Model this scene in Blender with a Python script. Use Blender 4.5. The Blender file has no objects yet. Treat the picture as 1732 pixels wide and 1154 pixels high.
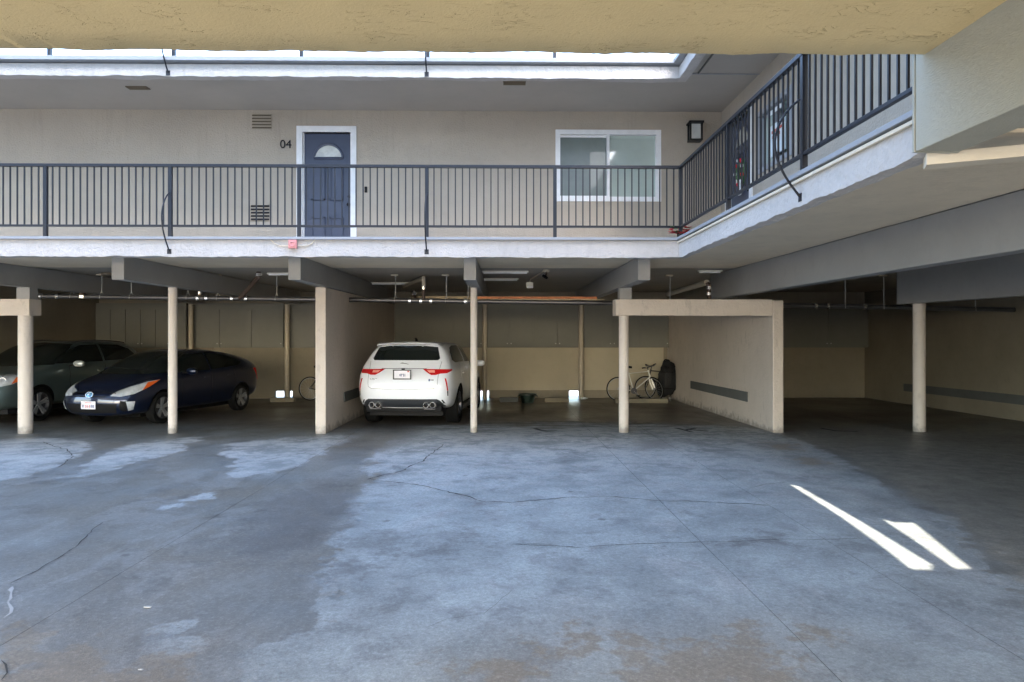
import bpy, bmesh, math, random
import numpy as np
from mathutils import Vector, Matrix
from mathutils.bvhtree import BVHTree
from mathutils.geometry import delaunay_2d_cdt
random.seed(7)
R = math.radians
sc = bpy.context.scene
C = sc.collection

# ------------------------------------------------------------------ camera, sky, sun, exposure
TH, F, CH, HOR, K = 0.01385, 1155.0, 1.6, 562.0, 0.0165
cam_d = bpy.data.cameras.new('camera'); cam = bpy.data.objects.new('camera', cam_d); C.objects.link(cam)
cam.location = (0, 0, CH); cam.rotation_euler = (R(90), 0, -TH)
cam_d.lens = 24; cam_d.sensor_width = 36; cam_d.shift_y = -15/1732; cam_d.clip_end = 2000; cam_d.clip_start = 0.05
sc.camera = cam
SUN_T = 0.75
SUN_E = math.atan(SUN_T)
w = bpy.data.worlds.new('World'); sc.world = w; w.use_nodes = True
nt = w.node_tree; nt.nodes.clear()
sky = nt.nodes.new('ShaderNodeTexSky'); sky.sky_type = 'NISHITA'; sky.sun_disc = False
sky.sun_elevation = SUN_E; sky.sun_rotation = R(180); sky.air_density = 1.0; sky.dust_density = 1.5; sky.ozone_density = 1.7
bg = nt.nodes.new('ShaderNodeBackground'); bg.inputs[1].default_value = 0.15
wo = nt.nodes.new('ShaderNodeOutputWorld')
nt.links.new(sky.outputs[0], bg.inputs[0]); nt.links.new(bg.outputs[0], wo.inputs[0])
sd = bpy.data.lights.new('sun', 'SUN'); sd.energy = 2.2; sd.angle = R(0.53); sd.color = (1, .91, .76)
sun = bpy.data.objects.new('sun', sd); C.objects.link(sun); sun.location = (0, -20, 30)
sun.rotation_euler = Vector((0, -math.cos(SUN_E), math.sin(SUN_E))).to_track_quat('Z', 'Y').to_euler()
sc.view_settings.view_transform = 'Standard'; sc.view_settings.look = 'None'
sc.view_settings.exposure = 3.45; sc.view_settings.gamma = 1.0; sc.view_settings.use_curve_mapping = False
sc.cycles.use_denoising = True
sc.cycles.max_bounces = 10; sc.cycles.diffuse_bounces = 7; sc.cycles.glossy_bounces = 4
sc.cycles.sample_clamp_indirect = 6

# ------------------------------------------------------------------ measuring helpers (depth = distance along world Y)
def pX(px, d):
    u = (px-866)/F
    return d*math.tan(math.atan(u)+TH)
def pZ(py, px, d):
    X = pX(px, d); dc = X*math.sin(TH)+d*math.cos(TH)
    return CH+(HOR-py)/F*dc
def fz(y): return -K*y
def pF(px, py):
    u = (px-866)/F; v = (HOR-py)/F
    cy = math.cos(TH)-u*math.sin(TH); cx = u*math.cos(TH)+math.sin(TH)
    t = -CH/(v+K*cy)
    return (t*cx, t*cy)

# ------------------------------------------------------------------ materials
def newmat(name):
    m = bpy.data.materials.new(name); m.use_nodes = True
    n = m.node_tree; b = n.nodes['Principled BSDF']
    return m, n, b
def noise(n, scale, detail=4, rough=.55, vec=None, dist=0.0):
    t = n.nodes.new('ShaderNodeTexNoise'); t.inputs['Scale'].default_value = scale
    t.inputs['Detail'].default_value = detail; t.inputs['Roughness'].default_value = rough
    t.inputs['Distortion'].default_value = dist
    if vec is not None: n.links.new(vec, t.inputs['Vector'])
    return t.outputs[0]
def math_(n, op, a, b=None, c=None, clamp=False):
    t = n.nodes.new('ShaderNodeMath'); t.operation = op; t.use_clamp = clamp
    for i, v in enumerate((a, b, c)):
        if v is None: continue
        if isinstance(v, (int, float)): t.inputs[i].default_value = v
        else: n.links.new(v, t.inputs[i])
    return t.outputs[0]
def mr(n, v, a, b, c=0.0, d=1.0, smooth=False):
    t = n.nodes.new('ShaderNodeMapRange'); t.interpolation_type = 'SMOOTHSTEP' if smooth else 'LINEAR'
    n.links.new(v, t.inputs[0])
    for i, x in enumerate((a, b, c, d)): t.inputs[i+1].default_value = x
    return t.outputs[0]
def mixc(n, f, a, b, mode='MIX'):
    t = n.nodes.new('ShaderNodeMix'); t.data_type = 'RGBA'; t.blend_type = mode
    if isinstance(f, (int, float)): t.inputs[0].default_value = f
    else: n.links.new(f, t.inputs[0])
    for i, v in ((6, a), (7, b)):
        if isinstance(v, tuple): t.inputs[i].default_value = (*v[:3], 1)
        else: n.links.new(v, t.inputs[i])
    return t.outputs[2]
def pos(n):
    return n.nodes.new('ShaderNodeNewGeometry').outputs['Position']
def mapping(n, vec, scale):
    t = n.nodes.new('ShaderNodeMapping'); t.inputs['Scale'].default_value = scale
    n.links.new(vec, t.inputs['Vector']); return t.outputs[0]
def bump(n, b, h, dist, strength=1.0, prev=None):
    t = n.nodes.new('ShaderNodeBump'); t.inputs['Distance'].default_value = dist; t.inputs['Strength'].default_value = strength
    n.links.new(h, t.inputs['Height'])
    if prev is not None: n.links.new(prev, t.inputs['Normal'])
    n.links.new(t.outputs[0], b.inputs['Normal']); return t.outputs[0]
def wallmat(name, col, rough=.85, bs=45, bd=.006, var=.12, dirt=.12, ridges=False, grain=None, foot=False, drip=False):
    m, n, b = newmat(name); p = pos(n)
    if grain: p2 = mapping(n, p, grain)
    else: p2 = p
    big = noise(n, .7, 5, .6, p); mid = noise(n, 6, 5, .6, p)
    dark = tuple(c*(1-var*2) for c in col); lite = tuple(min(1, c*(1+var)) for c in col)
    c1 = mixc(n, mr(n, big, .3, .7), dark, lite)
    c2 = mixc(n, mr(n, mid, .52, .78, 0, dirt*2), c1, tuple(c*.62 for c in col))
    if foot:
        sp_ = n.nodes.new('ShaderNodeSeparateXYZ'); n.links.new(p, sp_.inputs[0])
        hgt = math_(n, 'ADD', sp_.outputs[2], math_(n, 'MULTIPLY', sp_.outputs[1], K))
        gr = mr(n, math_(n, 'ADD', hgt, math_(n, 'MULTIPLY', math_(n, 'SUBTRACT', mid, .5), .5)), .0, .16, .65, 0, True)
        c2 = mixc(n, gr, c2, (.14, .125, .105))
        scf = noise(n, 9, 5, .6, mapping(n, p, (1, 1, .35))); c2 = mixc(n, mr(n, scf, .60, .68, 0, .35), c2, tuple(c*.55 for c in col))
    if drip:
        dp_ = noise(n, 3.0, 8, .7, mapping(n, p, (2.4, 2.4, .16))); c2 = mixc(n, mr(n, dp_, .54, .72, 0, .30), c2, tuple(c*.60 for c in col))
    n.links.new(c2, b.inputs['Base Color']); b.inputs['Roughness'].default_value = rough
    h = noise(n, bs, 6, .62, p2)
    if ridges:
        v = noise(n, 3.2, 3, .5, mapping(n, p, (1, 3.2, 1)), 2.2)
        r = math_(n, 'ABSOLUTE', math_(n, 'SUBTRACT', v, .5))
        r = mr(n, r, 0, .012, 1, 0, True)
        msk = mr(n, noise(n, 5.1, 4, .6, p), .5, .6)
        h = math_(n, 'ADD', math_(n, 'MULTIPLY', h, .35), math_(n, 'MULTIPLY', math_(n, 'MULTIPLY', r, msk), .55))
    bump(n, b, h, bd)
    return m
def flat(name, col, rough=.5, metal=0.0, coat=0.0, emit=None, es=1.0, var=.06, spec=None):
    m, n, b = newmat(name)
    c = mixc(n, mr(n, noise(n, 9, 4, .6, pos(n)), .3, .7), tuple(x*(1-var) for x in col), tuple(min(1, x*(1+var)) for x in col))
    n.links.new(c, b.inputs['Base Color']); b.inputs['Roughness'].default_value = rough
    b.inputs['Metallic'].default_value = metal; b.inputs['Coat Weight'].default_value = coat
    if spec is not None: b.inputs['Specular IOR Level'].default_value = spec
    if emit: b.inputs['Emission Color'].default_value = (*emit, 1); b.inputs['Emission Strength'].default_value = es
    return m
M = {}
M['wall'] = wallmat('beige_stucco_wall', (.45, .39, .315), bs=38, bd=.015, var=.05, dirt=.08, drip=True)
M['fascia'] = wallmat('pale_stucco_fascia', (.53, .50, .475), bs=26, bd=.02, var=.05, dirt=.16, drip=True)
M['paleout'] = wallmat('pale_outer_stucco', (.74, .74, .74), bs=26, bd=.01, var=.04, dirt=.05)
M['soffit'] = wallmat('grey_soffit', (.43, .40, .36), bs=60, bd=.003, var=.05, dirt=.06)
M['walksoffit'] = wallmat('stucco_under_walkway', (.72, .62, .47), bs=14, bd=.01, var=.06, dirt=.15, grain=(1, 4, 1))
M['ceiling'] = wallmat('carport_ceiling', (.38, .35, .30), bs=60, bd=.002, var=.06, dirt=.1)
M['near'] = wallmat('trowelled_cream_soffit', (.76, .585, .305), bs=75, bd=.012, var=.05, dirt=.04, ridges=True)
M['nearbeam'] = wallmat('grey_green_beam_paint', (.42, .41, .34), bs=30, bd=.006, var=.05, dirt=.08, grain=(6, 1, 14))
M['ledge'] = wallmat('cream_ledge', (.68, .60, .47), bs=25, bd=.003, var=.04, dirt=.05)
M['beam'] = wallmat('grey_beam_paint', (.29, .285, .275), rough=.6, bs=40, bd=.003, var=.06, dirt=.1, grain=(4, 1, 8))
M['pier'] = wallmat('cream_stucco_pier', (.58, .51, .44), bs=22, bd=.014, var=.05, dirt=.12, foot=True)
M['column'] = wallmat('column_paint', (.60, .54, .48), bs=20, bd=.006, var=.05, dirt=.12, rough=.7, foot=True)
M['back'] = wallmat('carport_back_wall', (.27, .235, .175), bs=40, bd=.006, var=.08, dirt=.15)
M['panel'] = wallmat('beige_back_panel', (.47, .42, .315), bs=60, bd=.002, var=.05, dirt=.08)
M['cabinet'] = wallmat('grey_green_cabinet', (.17, .17, .148), bs=60, bd=.001, var=.07, dirt=.1, rough=.6)
M['strip'] = wallmat('dark_bumper_strip', (.11, .115, .11), bs=40, bd=.003, var=.1, dirt=.2)
M['trim'] = flat('grey_edge_trim', (.30, .31, .33), .55)
M['rail'] = flat('dark_navy_rail', (.02, .022, .028), .4, .3)
M['white'] = flat('white_gloss_paint', (.80, .80, .80), .4)
M['door'] = flat('blue_grey_door_paint', (.060, .072, .112), .4)
M['black'] = flat('matt_black', (.012, .012, .013), .6, spec=.12)
M['blackmetal'] = flat('black_metal', (.02, .02, .022), .4, .5)
M['vent'] = flat('bronze_vent', (.16, .13, .09), .6)
M['darkglass'] = flat('dark_tinted_glass', (.010, .013, .012), .05, 0, 0, spec=.5)
M['winglass'] = flat('green_white_blind_glass', (.43, .50, .455), .08, 0, .5, var=.03)
M['winscreen'] = flat('insect_screen', (.135, .165, .15), .35, 0, .2)
M['frost'] = flat('frosted_fanlight', (.55, .55, .50), .25, 0, .5, var=.2)
M['lampglass'] = flat('lantern_glass', (.62, .62, .58), .2, 0, .6)
M['pipe'] = flat('dark_cast_pipe', (.12, .12, .125), .3, .6)
M['pipeband'] = flat('silver_band', (.75, .75, .74), .22, .9)
M['pvc'] = flat('painted_pipe', (.50, .44, .34), .5)
M['rust'] = flat('brown_cast_fitting', (.09, .06, .045), .7)
M['rod'] = flat('painted_rod', (.42, .42, .40), .45)
M['lamp_tube'] = flat('white_lamp_housing', (.72, .70, .62), .4)
M['plank'] = flat('orange_lumber', (.52, .17, .06), .6, var=.25)
M['lumber'] = flat('pale_lumber', (.42, .33, .2), .7, var=.2)
M['alarm'] = flat('faded_red_alarm', (.62, .25, .24), .5)
M['red'] = flat('red_petal', (.75, .015, .04), .5)
M['leaf'] = flat('green_leaf', (.05, .12, .04), .5)
M['wheelstop'] = wallmat('concrete_stop', (.22, .19, .135), bs=50, bd=.004)
M['tub'] = flat('green_black_tub', (.02, .035, .028), .35)
M['bag'] = wallmat('black_nylon', (.005, .0055, .007), rough=.7, bs=24, bd=.02)
M['tyre'] = flat('tyre_rubber', (.008, .008, .008), .8, spec=.12)
M['alloy'] = flat('alloy_wheel', (.40, .41, .42), .3, .6)
M['darkalloy'] = flat('dark_alloy', (.10, .10, .11), .35, .8)
M['chrome'] = flat('chrome', (.9, .9, .9), .18, .8)
M['bikesilver'] = flat('silver_bicycle_paint', (.72, .72, .68), .3, .5)
M['bikedark'] = flat('dark_bicycle_paint', (.04, .04, .045), .3, .4)
M['taillight'] = flat('red_tail_lamp', (.55, .01, .012), .12, 0, 1)
M['taillens'] = flat('bright_tail_lens', (.95, .38, .30), .1, 0, 1)
M['headlight'] = flat('clear_headlamp', (.62, .66, .70), .08, .3, 1, var=.25)
M['amber'] = flat('amber_lens', (.75, .13, .02), .15, 0, 1)
M['plate'] = flat('licence_plate_white', (.72, .70, .76), .4)
M['plateink'] = flat('plate_ink', (.10, .13, .25), .5)
M['sign'] = flat('sign_white', (.66, .72, .74), .5)
M['signred'] = flat('sign_red', (.45, .08, .06), .5)
M['blue_badge'] = flat('blue_badge', (.10, .30, .50), .15, .5, 1)
M['letter'] = flat('black_floor_paint', (.02, .02, .025), .7)
M['crack'] = flat('crack_fill', (.05, .048, .045), .95)
M['filler'] = flat('pale_crack_filler', (.34, .34, .33), .9)
def paint(name, col, rough=.3, metal=.3):
    m = flat(name, col, rough, metal, 1.0, var=.02)
    m.node_tree.nodes['Principled BSDF'].inputs['Coat Roughness'].default_value = .04
    return m
M['paint_white'] = paint('white_car_paint', (.80, .82, .86), .35, 0)
M['paint_blue'] = paint('midnight_blue_car_paint', (.004, .010, .036), .28, .5)
M['paint_green'] = paint('dark_green_car_paint', (.12, .165, .165), .28, .6)
M['diffuser'] = flat('satin_grey_plastic', (.022, .025, .03), .4)
M['liner'] = flat('wheel_arch_liner', (.006, .006, .006), .9, spec=.12)

# ------------------------------------------------------------------ mesh helpers
class MB:
    def __init__(s): s.v = []; s.f = []; s.m = []
    def box(s, x0, x1, y0, y1, z0, z1, mi=0):
        b = len(s.v)
        s.v += [(x0,y0,z0),(x1,y0,z0),(x1,y1,z0),(x0,y1,z0),(x0,y0,z1),(x1,y0,z1),(x1,y1,z1),(x0,y1,z1)]
        for q in ((0,3,2,1),(4,5,6,7),(0,1,5,4),(1,2,6,5),(2,3,7,6),(3,0,4,7)): s.f.append(tuple(b+i for i in q)); s.m.append(mi)
        return s
    def poly(s, pts, mi=0):
        b = len(s.v); s.v += [tuple(p) for p in pts]; s.f.append(tuple(range(b, b+len(pts)))); s.m.append(mi); return s
    def prism(s, pts, d, mi=0):      # pts planar loop, extruded by vector d
        b = len(s.v); n = len(pts); d = Vector(d)
        s.v += [tuple(p) for p in pts]+[tuple(Vector(p)+d) for p in pts]
        s.f.append(tuple(b+i for i in range(n))); s.f.append(tuple(b+n+i for i in reversed(range(n)))); s.m += [mi, mi]
        for i in range(n):
            j = (i+1) % n; s.f.append((b+j, b+i, b+n+i, b+n+j)); s.m.append(mi)
        return s
    def tube(s, pts, r, n=8, mi=0, caps=True):
        pts = [Vector(p) for p in pts]; rs = r if isinstance(r, (list, tuple)) else [r]*len(pts)
        b = len(s.v); up = None
        for i, p in enumerate(pts):
            t = (pts[min(i+1, len(pts)-1)]-pts[max(i-1, 0)]).normalized()
            if up is None: up = t.orthogonal().normalized()
            up = (up-t*up.dot(t)).normalized(); sd = t.cross(up)
            for k in range(n):
                a = 2*math.pi*k/n; s.v.append(tuple(p+(up*math.cos(a)+sd*math.sin(a))*rs[i]))
        for i in range(len(pts)-1):
            for k in range(n):
                k2 = (k+1) % n
                s.f.append((b+i*n+k, b+i*n+k2, b+(i+1)*n+k2, b+(i+1)*n+k)); s.m.append(mi)
        if caps:
            s.f.append(tuple(b+k for k in reversed(range(n)))); s.f.append(tuple(b+(len(pts)-1)*n+k for k in range(n))); s.m += [mi, mi]
        return s
    def torus(s, c, ax, R_, r, n=32, k=8, mi=0, sy=1.0):
        c = Vector(c); ax = Vector(ax).normalized(); u = ax.orthogonal().normalized(); w_ = ax.cross(u); b = len(s.v)
        for i in range(n):
            a = 2*math.pi*i/n; rad = u*math.cos(a)+w_*math.sin(a)
            for j in range(k):
                t = 2*math.pi*j/k; s.v.append(tuple(c+rad*(R_+r*math.cos(t))+ax*(r*sy*math.sin(t))))
        for i in range(n):
            for j in range(k):
                i2 = (i+1) % n; j2 = (j+1) % k
                s.f.append((b+i*k+j, b+i2*k+j, b+i2*k+j2, b+i*k+j2)); s.m.append(mi)
        return s
    def lathe(s, c, ax, prof, n=24, mi=0):   # prof: list of (axial, radius)
        c = Vector(c); ax = Vector(ax).normalized(); u = ax.orthogonal().normalized(); w_ = ax.cross(u); b = len(s.v); k = len(prof)
        for i in range(n):
            a = 2*math.pi*i/n; rad = u*math.cos(a)+w_*math.sin(a)
            for (h, r) in prof: s.v.append(tuple(c+ax*h+rad*r))
        for i in range(n):
            i2 = (i+1) % n
            for j in range(k-1):
                s.f.append((b+i*k+j, b+i2*k+j, b+i2*k+j+1, b+i*k+j+1)); s.m.append(mi)
        return s
    def build(s, name, mats, parent=None, origin=None, local=False, smooth=False, bevel=0, merge=False):
        me = bpy.data.meshes.new(name)
        off = Vector((0, 0, 0))
        if origin is not None: off = Vector(origin)
        elif parent is not None and not local: off = parent['_o'] if '_o' in parent else (0, 0, 0); off = Vector(off)
        me.from_pydata([tuple(Vector(v)-off) for v in s.v], [], s.f)
        if not isinstance(mats, (list, tuple)): mats = [mats]
        for m in mats: me.materials.append(m)
        if len(mats) > 1: me.polygons.foreach_set('material_index', s.m)
        bm = bmesh.new(); bm.from_mesh(me)
        if merge: bmesh.ops.remove_doubles(bm, verts=bm.verts, dist=1e-5)
        bmesh.ops.recalc_face_normals(bm, faces=bm.faces)
        if bevel:
            bmesh.ops.bevel(bm, geom=[e for e in bm.edges if len(e.link_faces) == 2 and e.calc_face_angle(0) > .6], offset=bevel, segments=2, affect='EDGES', profile=.6)
        bm.to_mesh(me); bm.free()
        if smooth:
            me.polygons.foreach_set('use_smooth', [True]*len(me.polygons))
            try: me.set_sharp_from_angle(angle=R(40))
            except Exception: pass
        o = bpy.data.objects.new(name, me); C.objects.link(o)
        if parent is not None:
            o.parent = parent; o['_o'] = tuple(off)
        elif origin is not None: o.location = origin; o['_o'] = tuple(off)
        return o
def link(name, me, parent, loc=(0, 0, 0)):
    o = bpy.data.objects.new(name, me); C.objects.link(o); o.parent = parent; o.location = loc; return o
def tag(o, label, cat, group=None):
    o['label'] = label; o['category'] = cat
    if group: o['group'] = group
    return o
def thing(name, label, cat, loc=(0, 0, 0), group=None, mw=None):
    o = bpy.data.objects.new(name, None); C.objects.link(o); o.empty_display_size = .2
    if mw is not None: o.matrix_world = mw
    else: o.location = loc
    o['_o'] = tuple(loc); return tag(o, label, cat, group)
def B(name, x0, x1, y0, y1, z0, z1, mat, parent=None, bevel=0, **k):
    return MB().box(x0, x1, y0, y1, z0, z1).build(name, mat, parent, bevel=bevel, **k)
def rough_box(name, x0, x1, y0, y1, z0, z1, mat, parent, step=.05, amp=.006, edges='both'):
    """long box whose lower edges wander like hand-trowelled stucco (long axis = the longer of x and y)"""
    m = MB(); ax = 0 if (x1-x0) > (y1-y0) else 1
    a0, a1 = ((x0, x1), (y0, y1))[ax]; n = max(2, int((a1-a0)/step)); rnd = random.Random(len(name)+int(a0*10))
    h = [0, 0]; rows = []
    for i in range(n+1):
        t = a0+(a1-a0)*i/n
        h = [h[0]*.8+rnd.uniform(-1, 1)*amp, h[1]*.8+rnd.uniform(-1, 1)*amp]
        q = [rnd.uniform(-1, 1)*amp*.5 for _ in range(2)]
        if ax == 0: sec = [(t, y0+q[0]*.6, z0+h[0]), (t, y1, z0+h[1]), (t, y1, z1), (t, y0, z1), (t, y0-amp*.2, z0+.02)]
        else: sec = [(x0+q[0]*.6, t, z0+h[0]), (x1, t, z0+h[1]), (x1, t, z1), (x0, t, z1), (x0-amp*.2, t, z0+.02)]
        rows.append(sec)
    for sec in rows: m.v += sec
    k = 5
    for i in range(n):
        for j in range(k):
            j2 = (j+1) % k; m.f.append((i*k+j, i*k+j2, (i+1)*k+j2, (i+1)*k+j)); m.m.append(0)
    m.f.append(tuple(range(k))); m.f.append(tuple(n*k+j for j in range(k))); m.m += [0, 0]
    return m.build(name, mat, parent)
def holed_wall(name, axis, c0, c1, a0, a1, z0, z1, holes, mat, parent):
    """wall in plane normal to axis ('y' or 'x'), thickness c0..c1, spanning a0..a1 and z0..z1; holes = (a0,a1,z0,z1)"""
    A = sorted({a0, a1, *[h[0] for h in holes], *[h[1] for h in holes]}); Z_ = sorted({z0, z1, *[h[2] for h in holes], *[h[3] for h in holes]})
    def solid(i, j):
        if i < 0 or j < 0 or i >= len(A)-1 or j >= len(Z_)-1: return False
        ca, cz = (A[i]+A[i+1])/2, (Z_[j]+Z_[j+1])/2
        return not any(h[0] < ca < h[1] and h[2] < cz < h[3] for h in holes)
    m = MB(); P = (lambda a, c, z: (a, c, z)) if axis == 'y' else (lambda a, c, z: (c, a, z))
    for i in range(len(A)-1):
        for j in range(len(Z_)-1):
            if not solid(i, j): continue
            u0, u1, v0, v1 = A[i], A[i+1], Z_[j], Z_[j+1]
            for c in (c0, c1): m.poly([P(u0,c,v0),P(u1,c,v0),P(u1,c,v1),P(u0,c,v1)])
            if not solid(i-1, j): m.poly([P(u0,c0,v0),P(u0,c1,v0),P(u0,c1,v1),P(u0,c0,v1)])
            if not solid(i+1, j): m.poly([P(u1,c0,v0),P(u1,c1,v0),P(u1,c1,v1),P(u1,c0,v1)])
            if not solid(i, j-1): m.poly([P(u0,c0,v0),P(u1,c0,v0),P(u1,c1,v0),P(u0,c1,v0)])
            if not solid(i, j+1): m.poly([P(u0,c0,v1),P(u1,c0,v1),P(u1,c1,v1),P(u0,c1,v1)])
    return m.build(name, mat, parent, merge=True)

# ------------------------------------------------------------------ ground and concrete floor
def sdf(px_, py_, poly):
    """signed distance, positive inside"""
    d = np.full(px_.shape, 1e9); inside = np.zeros(px_.shape, bool); n = len(poly)
    for i in range(n):
        (ax, ay), (bx, by) = poly[i], poly[(i+1) % n]
        ex, ey = bx-ax, by-ay; L = ex*ex+ey*ey+1e-12
        t = np.clip(((px_-ax)*ex+(py_-ay)*ey)/L, 0, 1)
        d = np.minimum(d, np.hypot(px_-ax-t*ex, py_-ay-t*ey))
        c = ((ay > py_) != (by > py_)) & (px_ < (bx-ax)*(py_-ay)/(by-ay+1e-12)+ax); inside ^= c
    return np.where(inside, d, -d)
def FP(l): return [pF(*p) for p in l]
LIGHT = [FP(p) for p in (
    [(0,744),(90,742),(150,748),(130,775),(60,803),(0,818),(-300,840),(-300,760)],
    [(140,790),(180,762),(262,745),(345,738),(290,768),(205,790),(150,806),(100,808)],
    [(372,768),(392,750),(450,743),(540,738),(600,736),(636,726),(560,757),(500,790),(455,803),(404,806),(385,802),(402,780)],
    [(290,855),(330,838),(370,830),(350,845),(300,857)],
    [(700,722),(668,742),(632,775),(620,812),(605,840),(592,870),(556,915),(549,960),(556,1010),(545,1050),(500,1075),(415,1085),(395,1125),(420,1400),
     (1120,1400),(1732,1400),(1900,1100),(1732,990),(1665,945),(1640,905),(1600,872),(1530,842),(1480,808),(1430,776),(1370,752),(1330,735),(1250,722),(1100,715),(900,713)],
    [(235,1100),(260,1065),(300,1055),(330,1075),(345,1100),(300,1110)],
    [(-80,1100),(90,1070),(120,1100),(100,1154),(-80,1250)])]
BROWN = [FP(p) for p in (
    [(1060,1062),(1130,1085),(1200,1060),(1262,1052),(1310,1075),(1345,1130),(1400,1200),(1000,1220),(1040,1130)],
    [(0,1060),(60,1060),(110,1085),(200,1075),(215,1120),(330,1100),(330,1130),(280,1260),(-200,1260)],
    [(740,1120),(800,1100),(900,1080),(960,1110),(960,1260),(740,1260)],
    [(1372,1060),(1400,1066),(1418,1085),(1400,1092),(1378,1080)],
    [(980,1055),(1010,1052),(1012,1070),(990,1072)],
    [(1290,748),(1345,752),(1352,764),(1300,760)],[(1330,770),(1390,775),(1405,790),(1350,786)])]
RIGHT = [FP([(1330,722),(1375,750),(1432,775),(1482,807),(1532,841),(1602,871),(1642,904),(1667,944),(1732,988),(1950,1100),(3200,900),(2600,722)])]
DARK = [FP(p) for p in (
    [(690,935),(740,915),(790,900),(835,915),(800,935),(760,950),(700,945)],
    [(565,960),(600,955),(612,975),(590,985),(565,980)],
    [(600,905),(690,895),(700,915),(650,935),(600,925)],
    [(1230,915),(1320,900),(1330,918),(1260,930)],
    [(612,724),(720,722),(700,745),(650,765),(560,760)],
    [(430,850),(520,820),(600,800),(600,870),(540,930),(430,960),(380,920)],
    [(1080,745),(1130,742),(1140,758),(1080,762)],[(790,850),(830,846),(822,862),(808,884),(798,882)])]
SW, GX = 4e-3, .0
XC = [-22, -8.0, -2.66, 1.60, 2.63, 7.4, 10.7]
YC = [-7.5, 0.6, 12.45, 20.9]
def floor_slab(x0, x1, y0, y1, parent):
    g = .0015; step = .055 if (y1 > 1) else .5
    if x1 <= -7.9: step = max(step, .075)
    if y0 > 12: step = max(step, .07)
    X0, X1, Y0, Y1 = x0+g, x1-g, y0+g, y1-g
    nx = max(2, int((X1-X0)/step)); ny = max(2, int((Y1-Y0)/step))
    gx, gy = np.meshgrid(np.linspace(X0, X1, nx+1), np.linspace(Y0, Y1, ny+1))
    gx, gy = gx.ravel(), gy.ravel()
    bx = np.minimum(gx-X0, X1-gx); by = np.minimum(gy-Y0, Y1-gy); be = np.minimum(bx, by)
    z = -K*gy + .0035*np.sin(gx*1.3+gy*.7)*np.cos(gy*1.1-gx*.4)
    v = np.stack([gx, gy, z], 1)
    idx = np.arange((nx+1)*(ny+1)).reshape(ny+1, nx+1)
    q = np.stack([idx[:-1, :-1], idx[:-1, 1:], idx[1:, 1:], idx[1:, :-1]], -1).reshape(-1, 4)
    # skirt down into the joints
    ring = list(idx[0, :])+list(idx[1:, -1])+list(idx[-1, -2::-1])+list(idx[-2:0:-1, 0])
    sk = v[ring].copy(); sk[:, 2] -= .05; b = len(v); n = len(ring)
    fs = q.tolist()+[[int(ring[(i+1) % n]), int(ring[i]), b+i, b+(i+1) % n] for i in range(n)]
    vv = np.concatenate([v, sk])
    me = bpy.data.meshes.new('slab'); me.from_pydata(vv.tolist(), [], fs); me.materials.append(M['floor']); me.materials.append(M['crack'])
    me.polygons.foreach_set('material_index', [0]*len(q)+[1]*n)
    me.polygons.foreach_set('use_smooth', [True]*len(q)+[False]*n)
    me.set_sharp_from_angle(angle=R(40))
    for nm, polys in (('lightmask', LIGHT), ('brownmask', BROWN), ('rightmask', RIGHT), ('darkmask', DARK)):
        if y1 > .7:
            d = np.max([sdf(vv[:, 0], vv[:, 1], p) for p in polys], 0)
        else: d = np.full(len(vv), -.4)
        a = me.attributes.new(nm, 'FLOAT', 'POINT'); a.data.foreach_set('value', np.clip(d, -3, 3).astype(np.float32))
    o = bpy.data.objects.new('slab', me); C.objects.link(o); o.parent = parent
    return o
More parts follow.
